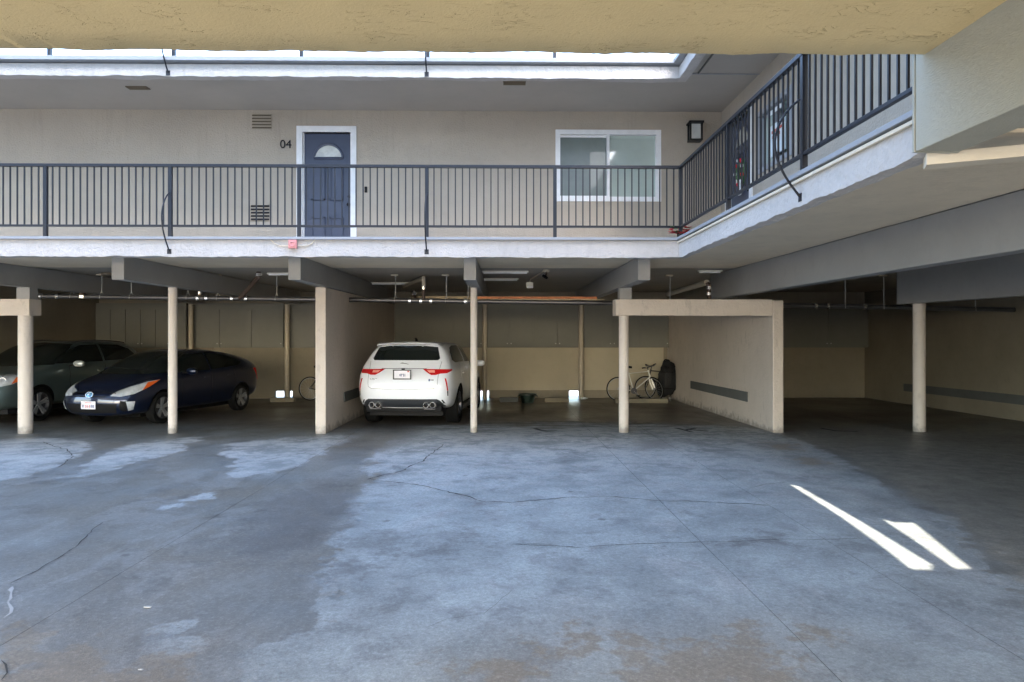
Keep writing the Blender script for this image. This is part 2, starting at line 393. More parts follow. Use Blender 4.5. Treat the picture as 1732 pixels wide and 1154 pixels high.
def floor_material():
    m, n, b = newmat('stained_concrete_floor'); p = pos(n)
    def att(nm):
        a = n.nodes.new('ShaderNodeAttribute'); a.attribute_name = nm; return a.outputs['Fac']
    n1 = noise(n, 1.6, 9, .62, p, .4); n2 = noise(n, 5.5, 9, .65, p); n3 = noise(n, .5, 6, .6, p); fine = noise(n, 95, 3, .7, p); n4 = noise(n, 16, 8, .7, p)
    pl = mapping(n, p, (1, .35, 1)); streak = noise(n, 2.2, 9, .68, pl, .8)
    wob = math_(n, 'ADD', math_(n, 'MULTIPLY', math_(n, 'SUBTRACT', n2, .5), .85), math_(n, 'MULTIPLY', math_(n, 'SUBTRACT', n4, .5), .22)); wob = math_(n, 'ADD', wob, math_(n, 'MULTIPLY', math_(n, 'SUBTRACT', n1, .5), .7))
    wob2 = math_(n, 'MULTIPLY', math_(n, 'SUBTRACT', n1, .5), 1.3)
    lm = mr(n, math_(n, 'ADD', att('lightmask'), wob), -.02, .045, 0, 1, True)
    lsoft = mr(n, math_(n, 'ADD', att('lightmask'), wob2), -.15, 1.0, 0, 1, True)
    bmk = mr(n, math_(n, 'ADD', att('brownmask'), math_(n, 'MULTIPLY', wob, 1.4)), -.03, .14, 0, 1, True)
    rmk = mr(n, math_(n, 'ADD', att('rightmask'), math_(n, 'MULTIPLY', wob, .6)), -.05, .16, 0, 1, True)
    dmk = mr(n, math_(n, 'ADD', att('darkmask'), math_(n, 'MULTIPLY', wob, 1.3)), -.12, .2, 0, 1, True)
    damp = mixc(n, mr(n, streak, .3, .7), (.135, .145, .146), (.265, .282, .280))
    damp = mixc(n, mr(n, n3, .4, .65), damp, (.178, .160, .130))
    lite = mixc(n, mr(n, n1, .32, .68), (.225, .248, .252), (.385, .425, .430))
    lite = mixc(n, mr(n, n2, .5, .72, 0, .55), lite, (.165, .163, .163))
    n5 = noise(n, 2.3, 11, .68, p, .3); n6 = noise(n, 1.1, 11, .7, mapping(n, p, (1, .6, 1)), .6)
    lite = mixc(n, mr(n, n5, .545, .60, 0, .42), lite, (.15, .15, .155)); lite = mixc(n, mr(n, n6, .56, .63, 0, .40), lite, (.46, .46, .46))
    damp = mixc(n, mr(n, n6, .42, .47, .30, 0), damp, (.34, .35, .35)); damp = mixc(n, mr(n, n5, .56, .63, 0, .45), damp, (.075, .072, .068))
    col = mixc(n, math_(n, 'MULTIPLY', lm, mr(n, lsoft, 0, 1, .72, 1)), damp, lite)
    # paler efflorescence towards the carport, y from 6 to 12
    sep = n.nodes.new('ShaderNodeSeparateXYZ'); n.links.new(p, sep.inputs[0]); y = sep.outputs[1]
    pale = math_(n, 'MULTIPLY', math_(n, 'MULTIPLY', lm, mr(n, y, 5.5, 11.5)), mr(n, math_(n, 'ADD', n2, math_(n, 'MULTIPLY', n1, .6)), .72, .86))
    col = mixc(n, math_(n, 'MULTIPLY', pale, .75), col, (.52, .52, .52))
    dark_b = mixc(n, mr(n, n2, .35, .65), (.17, .163, .14), (.33, .31, .265))
    bsf = mr(n, math_(n, 'ADD', att('brownmask'), math_(n, 'MULTIPLY', wob2, .5)), -.5, .45, 0, .45, True)
    col = mixc(n, bsf, col, (.24, .195, .14)); col = mixc(n, math_(n, 'MULTIPLY', bmk, .60), col, (.235, .180, .115))
    col = mixc(n, math_(n, 'MULTIPLY', rmk, .9), col, dark_b)
    col = mixc(n, math_(n, 'MULTIPLY', dmk, .5), col, (.11, .105, .105))
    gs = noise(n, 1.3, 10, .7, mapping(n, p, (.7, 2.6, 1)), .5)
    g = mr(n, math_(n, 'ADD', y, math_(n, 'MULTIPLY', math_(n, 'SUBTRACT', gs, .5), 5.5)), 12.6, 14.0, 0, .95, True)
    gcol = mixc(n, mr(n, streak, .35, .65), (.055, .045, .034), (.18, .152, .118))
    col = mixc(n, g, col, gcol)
    # tiny pits and specks
    agg = noise(n, 34, 6, .75, p)
    col = mixc(n, mr(n, agg, .42, .72, 0, .42), col, (.05, .05, .048)); col = mixc(n, mr(n, agg, .44, .28, 0, .35), col, (.50, .49, .47))
    col = mixc(n, mr(n, fine, .35, .70, .0, .34), col, (.04, .04, .04))
    vo = n.nodes.new('ShaderNodeTexVoronoi'); vo.inputs['Scale'].default_value = 1.5
    n.links.new(mapping(n, p, (1, 1, 0)), vo.inputs['Vector'])
    dr = mr(n, math_(n, 'ADD', vo.outputs['Distance'], math_(n, 'MULTIPLY', math_(n, 'SUBTRACT', n4, .5), .16)), .03, .075, .6, 0, True)
    col = mixc(n, math_(n, 'MULTIPLY', dr, mr(n, n1, .46, .56)), col, (.05, .046, .042))
    spk = n.nodes.new('ShaderNodeTexVoronoi'); spk.inputs['Scale'].default_value = 26; n.links.new(p, spk.inputs['Vector'])
    sp = math_(n, 'MULTIPLY', mr(n, spk.outputs['Distance'], .04, .10, 1, 0), mr(n, n4, .52, .6))
    col = mixc(n, math_(n, 'MULTIPLY', sp, .35), col, (.45, .44, .42))
    n.links.new(col, b.inputs['Base Color'])
    wet = mr(n, math_(n, 'ADD', math_(n, 'MULTIPLY', lm, .35), n3), .35, .95, .38, .78)
    n.links.new(math_(n, 'SUBTRACT', wet, math_(n, 'MULTIPLY', g, .10)), b.inputs['Roughness'])
    h = math_(n, 'ADD', math_(n, 'MULTIPLY', fine, .5), math_(n, 'MULTIPLY', n4, .5)); bump(n, b, h, .0035)
    return m
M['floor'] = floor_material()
gm = wallmat('outer_ground', (.36, .35, .33), bs=8, bd=.01, var=.1)
# the ground outside: one wide sheet round the carport pit, lower beyond the back wall
g = MB(); zg = -1.6
g.poly([(-400,-400,.05),(400,-400,.05),(400,-7.5,.05),(-400,-7.5,.05)])
g.poly([(-400,-7.5,.05),(-22,-7.5,.05),(-22,20.9,-.40),(-400,20.9,-.40)]); g.poly([(10.9,-7.5,.05),(400,-7.5,.05),(400,20.9,-.40),(10.9,20.9,-.40)])
g.poly([(-400,20.9,-.40),(400,20.9,-.40),(400,22.5,zg),(-400,22.5,zg)]); g.poly([(-400,22.5,zg),(400,22.5,zg),(400,600,zg),(-400,600,zg)])
go = g.build('ground', gm, merge=True); go['kind'] = 'structure'
fl = B('floor', -22, 10.7, -7.5, 20.9, -.60, -.56, gm); 
# base of the slabs follows the fall of the floor
for v in fl.data.vertices: v.co.z = -K*v.co.y-(.03 if v.co.z > -.58 else .10)
fl.data.materials.clear(); fl.data.materials.append(M['crack']); fl['kind'] = 'structure'
for i in range(len(XC)-1):
    for j in range(len(YC)-1): floor_slab(XC[i], XC[i+1], YC[j], YC[j+1], fl)
def ribbon(pts, wd, jit, name, mat, parent, rnd, sub=.06, lift=.004):
    pts = [Vector((*p, 0)) for p in pts]; m = MB(); L = []
    for a, b_ in zip(pts[:-1], pts[1:]):
        n_ = max(1, int((b_-a).length/sub))
        for i in range(n_): L.append(a.lerp(b_, i/n_))
    L.append(pts[-1]); off = 0; prev = None
    for i, p in enumerate(L):
        t = (L[min(i+1, len(L)-1)]-L[max(i-1, 0)]).normalized(); nn = Vector((-t.y, t.x, 0))
        off = off*.75+rnd.uniform(-jit, jit); c = p+nn*off; ww = wd*.85*rnd.uniform(.25, 1.2)*(.4 if i in (0, len(L)-1) else 1)
        a, b_ = c+nn*ww/2, c-nn*ww/2
        z = lambda q: -K*q.y+.0035*math.sin(q.x*1.3+q.y*.7)*math.cos(q.y*1.1-q.x*.4)+lift
        m.v += [(a.x, a.y, z(a)), (b_.x, b_.y, z(b_))]
        if i: k = len(m.v); m.f.append((k-4, k-3, k-1, k-2)); m.m.append(0)
    o = m.build(name, mat, parent); return o
rc = random.Random(3)
for pts, wd, jit in (
    ([(15,987),(50,970),(100,945),(135,922),(160,895),(175,884)], .012, .012),
    ([(622,812),(675,800),(715,780),(750,752)], .022, .02),
    ([(625,812),(710,822),(775,837),(820,850),(866,852)], .022, .02),
    ([(866,850),(941,843),(1031,840),(1116,847),(1216,851),(1301,856)], .02, .02),
    ([(400,785),(450,778),(500,770),(535,761)], .018, .02),
    ([(0,1118),(7,1126),(9,1140),(0,1152)], .012, .008),
    ([(866,922),(920,920),(980,927)], .008, .012),
    ([(1255,830),(1290,820),(1340,815)], .008, .01),
    ([(70,748),(110,760),(122,772),(100,790)], .02, .02),
    ([(866,920),(980,926),(1150,918),(1250,916),(1450,912)], .012, .012),
    ([(866,1000),(820,1040),(760,1050),(720,1065)], .006, .01)):
    ribbon(FP(pts), wd, jit, 'crack', M['crack'], fl, rc)
ribbon(FP([(22,992),(28,1000),(22,1012),(18,1030),(4,1046)]), .035, .02, 'crack_filler', M['filler'], fl, rc)
def floor_letter(strokes, cx, cy, sc_, label):
    """black painted stall letter: strokes in a unit box, laid on the concrete"""
    m = MB()
    for st in strokes:
        for (a, b_) in zip(st[:-1], st[1:]):
            A = Vector((cx+a[0]*sc_, cy+a[1]*sc_*1.25, 0)); Bv = Vector((cx+b_[0]*sc_, cy+b_[1]*sc_*1.25, 0)); t = (Bv-A).normalized()*.042; nn = Vector((-t.y, t.x, 0))
            m.poly([(q.x, q.y, -K*q.y+.0055+.0035*math.sin(q.x*1.3+q.y*.7)*math.cos(q.y*1.1-q.x*.4)) for q in (A-t*.4+nn, A-t*.4-nn, Bv+t*.4-nn, Bv+t*.4+nn)])
    o = m.build('floor_letter', M['letter'], origin=(cx, cy, fz(cy))); return tag(o, label, 'painted letter', 'black letters painted at the stall entries')
x, y = pF(922, 728); floor_letter([[(-.45,.5),(-.35,.2),(-.2,-.1),(.1,-.3),(.5,-.25)]], x, y, .38, 'worn black hooked letter painted on the floor in front of the middle empty stall')
x, y = pF(1170, 728); floor_letter([[(-.5,.5),(-.2,-.45)],[(.35,.5),(-.28,.0)],[(-.1,.1),(.55,-.35)]], x, y, .42, 'black letter K painted on the floor before the bicycle stall')
x, y = pF(1420, 728); floor_letter([[(-.5,.5),(-.3,-.2),(.5,-.4)]], x, y, .42, 'thin black letter L painted on the floor of the dark right-hand stall')

# ------------------------------------------------------------------ the courtyard building
HW = 2.94            # walkway floor
YB, YW = 9.67, 11.55 # balcony edge, apartment wall
XE, XW = 2.51, 3.72  # side wing balcony edge and wall
CZ = 2.78            # carport ceiling
bd = thing('apartment_building', 'beige stucco apartment block with an open walkway above the carport stalls, facing the court', 'building', (0, YW, fz(YW)))
BX = [-8.54, -5.86, -3.18, -.50, 2.18]
dx0, dx1 = pX(512, YW), pX(593, YW); dz1 = 4.97
wx0, wx1 = pX(941.5, YW), pX(1116, YW); wz0, wz1 = pZ(339, 1030, YW), pZ(222, 1030, YW)
holed_wall('wall', 'y', YW, YW+.2, -20, 3.92, HW, 5.34, [(dx0, dx1, HW-.0, dz1), (wx0+.02, wx1-.02, wz0+.02, wz1-.02)], M['wall'], bd)
B('room_lining', -20, 3.9, YW+.6, YW+.65, HW, 5.34, M['black'], bd)
B('walkway_floor', -20, 10.9, YB+.14, 20.2, 2.80+.002, HW-.004, M['soffit'], bd)
B('walkway_underside', -20, 4.24, YB+.14, 12.45, CZ-.012, CZ+.02, M['walksoffit'], bd)
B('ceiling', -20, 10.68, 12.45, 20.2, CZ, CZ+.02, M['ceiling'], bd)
rough_box('fascia', -20, XE, YB, YB+.14, 2.665, 2.90, M['fascia'], bd)
B('edge_trim', -20, XE+.0, YB-.045, YB+.16, 2.90+.002, HW, M['trim'], bd, bevel=.006)
rough_box('fascia', -20, XE, YB, YB+.14, 5.205, 5.375, M['fascia'], bd)
B('edge_trim', -20, XE-.05, YB-.10, YB+.16, 5.390, 5.450, M['trim'], bd, bevel=.006)
B('walkway_soffit', -20, 3.92, YB+.141, YW+.3, 5.34, 5.42, M['soffit'], bd)
B('soffit_bead', XE+.13, XW-.003, YB+.15, YB+.17, 5.325, 5.338, M['trim'], bd)
for x in BX:
    B('beam', x-.095, x+.095, 10.48, 19.55, 2.40, CZ-.014, M['beam'], bd, bevel=.008)
# grey padstones between beams and cross beams
lz0, lz1 = pZ(534, 1175, 12.25), pZ(507, 1175, 12.25)
B('padstone', pX(1047, 12.3), pX(1067, 12.3), 12.22, 12.44, lz1+.002, 2.398, M['beam'], bd)
B('padstone', pX(33, 12.3), pX(55, 12.3), 12.22, 12.44, lz1+.002, 2.398, M['beam'], bd)
rough_box('cross_beam', pX(1041, 12.2), 4.838, 12.18, 12.5, lz0, lz1, M['pier'], bd, amp=.004)
rough_box('cross_beam', -11.0, pX(49, 12.18), 12.18, 12.5, lz0, lz1, M['pier'], bd, amp=.004)
pw = MB(); px0, px1 = pX(533, 12.15), pX(551, 12.15)
pw.box(px0, px1, 12.15, 20.0, -.45, 2.398); p2 = pw.build('partition_wall', M['pier'], bd, bevel=.02)
pw = MB(); pw.box(4.84, 5.03, 12.15, 20.0, -.45, 2.168); pw.build('partition_wall', M['pier'], bd, bevel=.02)
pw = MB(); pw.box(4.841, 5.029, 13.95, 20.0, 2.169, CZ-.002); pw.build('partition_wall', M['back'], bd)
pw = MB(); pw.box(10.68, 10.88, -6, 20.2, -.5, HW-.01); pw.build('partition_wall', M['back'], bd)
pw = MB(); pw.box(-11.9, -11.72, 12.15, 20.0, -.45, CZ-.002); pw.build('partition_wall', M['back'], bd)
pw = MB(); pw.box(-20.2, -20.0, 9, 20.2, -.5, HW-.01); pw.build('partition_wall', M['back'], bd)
def strip(x, y0, y1, a, b_, s):
    m = MB(); v = []
    for (yy) in (y0, y1):
        for xx in (x, x+s*.02): v.append((xx, yy))
    m.v = [(v[0][0], y0, fz(y0)+a), (v[1][0], y0, fz(y0)+a), (v[3][0], y1, fz(y1)+a), (v[2][0], y1, fz(y1)+a),
           (v[0][0], y0, fz(y0)+b_), (v[1][0], y0, fz(y0)+b_), (v[3][0], y1, fz(y1)+b_), (v[2][0], y1, fz(y1)+b_)]
    m.f = [(0,3,2,1),(4,5,6,7),(0,1,5,4),(1,2,6,5),(2,3,7,6),(3,0,4,7)]; m.m = [0]*6
    return m.build('bumper_strip', M['strip'], bd)
strip(4.838, 13.4, 17.45, .445, .64, -1); strip(px1+.002, 13.5, 18.8, .445, .64, 1); strip(10.678, 10.0, 18.0, .335, .53, -1)
# back wall with openings to daylight at the foot
YK = 20.0
hz0, hz1 = -.33, pZ(661, 970, YK)
hol = []
for a, b_ in ((465.5, 480.5), (489, 494.5), (812, 816), (823, 827), (962.5, 979)):
    hol.append((pX(a, YK), pX(b_, YK), hz0, hz1))
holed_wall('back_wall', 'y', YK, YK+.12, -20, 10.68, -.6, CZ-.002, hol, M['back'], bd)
# beige lower panels (one per bay), resting on the kerb
pz0, pz1 = pZ(660, 900, YK-.03), pZ(588, 900, YK-.1)
edges = [pX(v, YK) for v in (322, 485, 819, 984, 1122)]
for a, b_ in ((edges[2]+.06, edges[3]-.02), (edges[3]+.02, edges[4])):
    B('lower_panel', a, b_, YK-.035, YK-.002, pz0, pz1+.06, M['panel'], bd, bevel=.004)
B('lower_panel', px1+.02, edges[2]+.03, YK-.035, YK-.002, pz0, pz1+.06, M['panel'], bd, bevel=.004)
# storage cabinets along the back
def cabinet(x0, x1, n, label, top=pZ(514, 900, YK)):
    t = thing('storage_cabinet', label, 'cabinet', ((x0+x1)/2, YK-.1, pz1), 'storage cabinets along the back of the stalls')
    B('carcass', x0, x1, YK-.20, YK-.04, pz1, top, M['cabinet'], t)
    for i in range(n):
        a = x0+(x1-x0)*i/n+.006; b_ = x0+(x1-x0)*(i+1)/n-.006
        d = B('cabinet_door', a, b_, YK-.225, YK-.203, pz1+.02, top-.18, M['cabinet'], t, bevel=.003)
        kx = b_-.05 if i % 2 == 0 else a+.05
        MB().lathe((kx, YK-.25, pz1+.12), (0, -1, 0), [(0,.012),(.02,.02),(.03,.0)], 8).build('knob', M['rod'], d)
    return t
cabinet(-11.70, pX(322, YK)-.03, 6, 'dark grey storage cabinet behind the green SUV and the blue hatchback')
cabinet(pX(322, YK)+.03, pX(485, YK)-.03, 3, 'grey storage cabinet above and behind the rear of the blue hatchback')
cabinet(pX(485, YK)+.03, px0-.003, 2, 'short grey storage cabinet left of the stucco pier, above the lone bicycle wheel')
cabinet(px1+.003, pX(819, YK)-.03, 3, 'grey storage cabinet behind the white SUV')
cabinet(pX(819, YK)+.03, pX(984, YK)-.03, 4, 'grey storage cabinet above the beige panel and the black tub')
cabinet(pX(984, YK)+.03, 4.836, 3, 'grey storage cabinet above the silver bicycle')
cabinet(5.033, pX(1480, YK), 4, 'dark storage cabinet at the back of the right-hand stall')
for px_ in (322, 485, 820, 983):
    x = pX(px_, 19.6)
    lab = {322: 'thin cream post rising behind the roof of the blue hatchback', 485: 'thin cream post between the blue hatchback and the bicycle wheel',
           820: 'thin cream post just right of the white SUV', 983: 'thin cream post between the black tub and the silver bicycle'}[px_]
    m = MB(); m.lathe((x, 19.62, fz(19.62)), (0, 0, 1), [(0,.068),(2.39-fz(19.62),.068)], 14)
    o = m.build('back_post', M['pvc'], origin=(x, 19.62, fz(19.62)), smooth=True); tag(o, lab, 'post', 'thin posts along the back wall of the carport')

# front door with trim, fanlight and raised panels
def door(parent, P, w_, h_, out, mats, fan=True):
    """P(a, d, z) -> point; a across, d outwards depth, z up"""
    def bx(name, a0, a1, d0, d1, z0, z1, mat, par):
        m = MB(); pts = [P(a0,d0,z0), P(a1,d0,z0), P(a1,d1,z0), P(a0,d1,z0)]
        m.prism(pts, (0, 0, z1-z0)); return m.build(name, mat, par, bevel=.002)
    t_ = .10
    d = bx('door', 0, w_, -.10, -.055, .01, h_-.01, M['door'], parent)
    bx('frame', -t_, -.001, -.08, .025, .0, h_+t_, M['white'], d); bx('frame', w_+.001, w_+t_, -.08, .025, 0, h_+t_, M['white'], d)
    bx('frame', 0, w_, -.08, .025, h_, h_+t_, M['white'], d)
    bx('frame', .0, .018, -.05, -.02, 0, h_, M['white'], d); 
    cw = w_*.28; g0 = w_*.17; g1 = w_-g0-cw
    for a in (g0, g1):
        for (z0, z1) in ((h_*.07, h_*.30), (h_*.44, h_*.73)) :
            bx('panel', a+.02, a+cw-.02, -.056, -.045, z0+.02, z1-.02, M['door'], d)
            m = MB()
            for (q0, q1, r0, r1) in ((a, a+cw, z0, z0+.026), (a, a+cw, z1-.026, z1), (a, a+.022, z0, z1), (a+cw-.022, a+cw, z0, z1)):
                pts = [P(q0,-.054,r0), P(q1,-.054,r0), P(q1,-.022,r0), P(q0,-.022,r0)]; m.prism(pts, (0,0,r1-r0))
            m.build('moulding', M['door'], d)
    cx, cz, rr = w_*.52, h_*.79, w_*.30
    if fan:
        arc = [(cx+rr*math.cos(math.pi*i/18), cz+rr*math.sin(math.pi*i/18)*.98) for i in range(19)]
        m = MB(); m.prism([P(a, -.054, z) for a, z in arc], Vector(P(0, -.048, 0))-Vector(P(0, -.054, 0))); m.build('fanlight', M['frost'], d)
        m = MB(); m.tube([P(a, -.05, z) for a, z in arc]+[P(arc[0][0], -.05, arc[0][1])], .024, 6); m.build('fanlight_rim', M['door'], d)
    m = MB(); m.lathe(P(w_*.955, -.055, h_*.40), Vector(P(0, 1, 0))-Vector(P(0, 0, 0)), [(0,.03),(.03,.03),(.04,.018),(.07,.03),(.085,.02),(.09,0)], 12)
    m.build('handle', M['black'], d, smooth=True)
    m = MB(); m.lathe(P(w_*.955, -.055, h_*.47), Vector(P(0, 1, 0))-Vector(P(0, 0, 0)), [(0,.025),(.02,.025),(.022,0)], 12); m.build('lock', M['black'], d)
    bx('threshold', -.02, w_+.02, -.1, .02, -.0, .012, M['trim'], d)
    return d
door(bd, lambda a, d, z: (dx0+a, YW-d, HW+z), dx1-dx0, dz1-HW, 1, None)
# window with screen (left) and blind behind glass (right)
def window(parent, P, w_, h_, left, right, fr=.06, fmat='white'):
    def bx(name, a0, a1, d0, d1, z0, z1, mat, par):
        m = MB(); m.prism([P(a0,d0,z0), P(a1,d0,z0), P(a1,d1,z0), P(a0,d1,z0)], (0, 0, z1-z0)); return m.build(name, mat, par, bevel=.002)
    f = MB()
    for (a0, a1, z0, z1) in ((-.02, w_+.02, -.02, fr), (-.02, w_+.02, h_-fr, h_+.02), (-.02, fr, fr, h_-fr), (w_-fr, w_+.02, fr, h_-fr)):
        f.prism([P(a0,-.10,z0), P(a1,-.10,z0), P(a1,.02,z0), P(a0,.02,z0)], (0, 0, z1-z0))
    W_ = f.build('window', M[fmat], parent)
    bx('mullion', w_*.5-.022, w_*.5+.022, -.09, .008, fr, h_-fr, M[fmat], W_)
    bx('sash', fr, w_*.5-.024, -.085, -.06, fr, fr+.03, M[fmat], W_); bx('sash', fr, w_*.5-.024, -.085, -.06, h_-fr-.03, h_-fr, M[fmat], W_)
    bx('pane', fr, w_*.5-.024, -.098, -.088, fr, h_-fr, left, W_); bx('pane', w_*.5+.024, w_-fr, -.098, -.088, fr, h_-fr, right, W_)
    bx('head_rail', w_*.5+.03, w_-fr, -.087, -.07, h_-fr-.05, h_-fr, right, W_)  # solid bar across the top of the right pane, same material
    return W_
window(bd, lambda a, d, z: (wx0+a, YW-d, wz0+z), wx1-wx0, wz1-wz0, M['winscreen'], M['winglass'])
def louvre(px0_, px1_, py0_, py1_, n=5):
    x0, x1 = pX(px0_, YW), pX(px1_, YW); z1, z0 = pZ(py0_, px0_, YW), pZ(py1_, px0_, YW)
    v = B('vent', x0, x1, YW-.012, YW-.002, z0, z1, M['wall'], bd)
    for i in range(n):
        z = z0+(z1-z0)*(i+.25)/n
        MB().prism([(x0,YW-.014,z),(x0,YW-.03,z-.005),(x0,YW-.014,z+(z1-z0)/n*.5)], (x1-x0,0,0)).build('slat', M['vent'] if py0_ < 300 else M['blackmetal'], v)
louvre(427, 459, 193, 219); louvre(425, 456, 346, 374)
for (a, b_, py) in ((217, 252, 152), (851, 889, 141)):
    yy = YB+.14+(pZ(135, 500, 9.8)-0)*0 + (1.25 if py == 152 else .75)
    yy = F*(5.34-CH)/(HOR-py); x0, x1 = pX(a, yy), pX(b_, yy)
    v = B('soffit_vent', x0, x1, yy-.09, yy+.04, 5.325, 5.338, M['vent'], bd)
    for i in range(4): B('slat', x0+.01, x1-.01, yy-.08+i*.03, yy-.07+i*.03, 5.318, 5.3245, M['vent'], v)
# house number
cu = bpy.data.curves.new('n', 'FONT'); cu.body = '04'; cu.size = .20; cu.extrude = .006
to = bpy.data.objects.new('house_number', cu); C.objects.link(to)
dg = bpy.context.evaluated_depsgraph_get(); me = bpy.data.meshes.new_from_object(to.evaluated_get(dg)); bpy.data.objects.remove(to)
me.materials.clear(); me.materials.append(M['blackmetal'])
o = bpy.data.objects.new('house_number', me); C.objects.link(o); o.parent = bd
o.location = (pX(473.5, YW), -.012, pZ(251, 480, YW)-fz(YW)); o.rotation_euler = (R(90), 0, 0)
B('doorbell', pX(617, YW), pX(621, YW), YW-.02, YW-.001, pZ(326, 619, YW), pZ(316, 619, YW), M['black'], bd, bevel=.003)

# ------------------------------------------------------------------ side wing on the right
sw = thing('side_wing', 'right wing of the apartments with a railed walkway above a big grey beam', 'building', (4.3, 6, fz(6)))
rough_box('fascia', XE, XE+.13, 3.2, YB-.002, 2.665, 2.90, M['fascia'], sw)
B('fascia', XE+.002, XE+.13, YB-.001, YB+.138, 2.665, 2.899, M['fascia'], sw)
B('edge_trim', XE-.045, XE+.16, -3, YB+.16, 2.902, HW+.001, M['trim'], sw, bevel=.006)
B('drip_pipe', XE-.03, XE-.002, 3.0, YB, 2.862, 2.888, M['ledge'], sw, bevel=.006)
rough_box('fascia', XE, XE+.13, .42, YB-.002, 5.205, 5.375, M['fascia'], sw)
B('fascia', XE+.002, XE+.13, YB-.001, YB+.138, 5.206, 5.375, M['fascia'], sw)
B('edge_trim', XE-.10, XE+.12, .42, YB+.15, 5.391, 5.451, M['trim'], sw)
B('walkway_soffit', XE+.13, XW+.2, .42, YB+.14, 5.34, 5.42, M['soffit'], sw)
B('soffit_bead', XE+.30, XE+.32, .5, YB+.13, 5.322, 5.338, M['strip'], sw)
# walkway floor and underside, left open for the added sun-slot sheet
B('walkway_floor', XE+.132, 10.68, 3.95, YB+.139, 2.802, HW-.004, M['soffit'], sw)
B('walkway_floor', XW, 10.68, -3, 3.949, 2.802, HW-.004, M['soffit'], sw)
B('walkway_floor', XE+.132, XW, -3, .30, 2.802, HW-.004, M['soffit'], sw)
B('walkway_underside', XE+.132, 4.24, 3.95, YB+.139, CZ-.012, CZ+.02, M['walksoffit'], sw)
B('walkway_underside', XW, 10.68, -3, 3.949, CZ-.01, CZ+.02, M['walksoffit'], sw)
B('walkway_underside', XE+.132, XW, -3, .30, CZ-.01, CZ+.02, M['walksoffit'], sw)
B('light_block_wall', 4.46, 10.68, -3.2, -3.0, -.3, HW-.01, M['back'], sw)  # unseen wall added to keep light out of the right-hand carport
B('carport_ceiling', 4.46, 10.68, 3.95, 12.449, CZ, CZ+.018, M['ceiling'], sw)
# unseen sheet added to shape the sunlight; two slots draw the floor streaks
S1 = [(1337,820),(1352,823),(1460,885),(1578,956),(1574,964),(1542,963),(1500,930),(1420,873)]
S2 = [(1494,879),(1512,884),(1546,885),(1580,912),(1642,961),(1616,962),(1556,920),(1516,894)]
ZB = 2.79
def up(px, py):
    X, Y = pF(px, py); return (X, Y-(ZB-fz(Y))/SUN_T)
H1, H2 = [up(*p) for p in S1], [up(*p) for p in S2]
rect = [(XE+.14, .302), (XW-.002, .302), (XW-.002, 3.948), (XE+.14, 3.948)]
vs = [Vector(p) for p in rect+H1+H2]; n1_, n2_ = len(H1), len(H2)
es = [(i, (i+1) % 4) for i in range(4)]+[(4+i, 4+(i+1) % n1_) for i in range(n1_)]+[(4+n1_+i, 4+n1_+(i+1) % n2_) for i in range(n2_)]
rv, re_, rf, *_ = delaunay_2d_cdt(vs, es, [], 0, 1e-5)
def pip(p, poly):
    c = False; n_ = len(poly)
    for i in range(n_):
        (ax, ay), (bx_, by_) = poly[i], poly[(i+1) % n_]
        if (ay > p[1]) != (by_ > p[1]) and p[0] < (bx_-ax)*(p[1]-ay)/(by_-ay)+ax: c = not c
    return c
m = MB(); m.v = [(v.x, v.y, ZB) for v in rv]
for f_ in rf:
    c = sum((rv[i] for i in f_), Vector((0, 0)))/len(f_)
    if pip(c, rect) and not pip(c, H1) and not pip(c, H2): m.f.append(tuple(f_)); m.m.append(0)
m.build('sun_slot_sheet', M['soffit'], sw)
B('beam', 4.25, 4.45, -3, 13.9, pZ(499, 1323, 12.3)-.0, CZ-.014, M['beam'], sw, bevel=.01)
B('beam', 7.40, 7.60, -3, 12.72, 2.12, CZ-.014, M['beam'], sw, bevel=.01)
dy0, dy1 = 10.2, 11.2
holed_wall('wall', 'x', XW, XW+.2, -3, YW-.002, HW, 5.34, [(dy0, dy1, HW, 4.97), (8.72, 9.90, 3.90, 4.76)], M['wall'], sw)
B('room_lining', XW+.6, XW+.62, -3, YW-.002, HW, 5.34, M['black'], sw)
d2 = door(sw, lambda a, d, z: (XW-d, dy1-a, HW+z), dy1-dy0, 4.97-HW, 1, None)
window(sw, lambda a, d, z: (XW-d, 9.90-a, 3.90+z), 1.18, .86, M['winglass'], M['winscreen'], .05, 'trim')
B('upper_rooms', XW+.21, 10.9, -3, YB-.01, HW, 5.44, M['wall'], sw)
sg = MB(); sg.box(XW+.0, XW+.02, 8.95, 9.45, 4.02, 4.45); so = sg.build('window_sign', M['sign'], origin=(XW, 9.2, 4.02)); tag(so, 'white paper sign with faded red marks behind the side wing window', 'sign')
for k, (a, b_, z) in enumerate(((9.38, 9.2, 4.33), (9.17, 9.04, 4.33), (9.36, 9.1, 4.26))): B('red_mark', XW-.004, XW-.001, b_, a, z, z+.04, M['signred'], so)
o = B('note', XW-.006, XW-.002, 9.05, 9.50, 4.60, 4.66, M['white']); o.data.transform(Matrix.Translation((0, 0, 0))); tag(o, 'narrow white notice strip taped above the sign in the side wing window', 'notice')

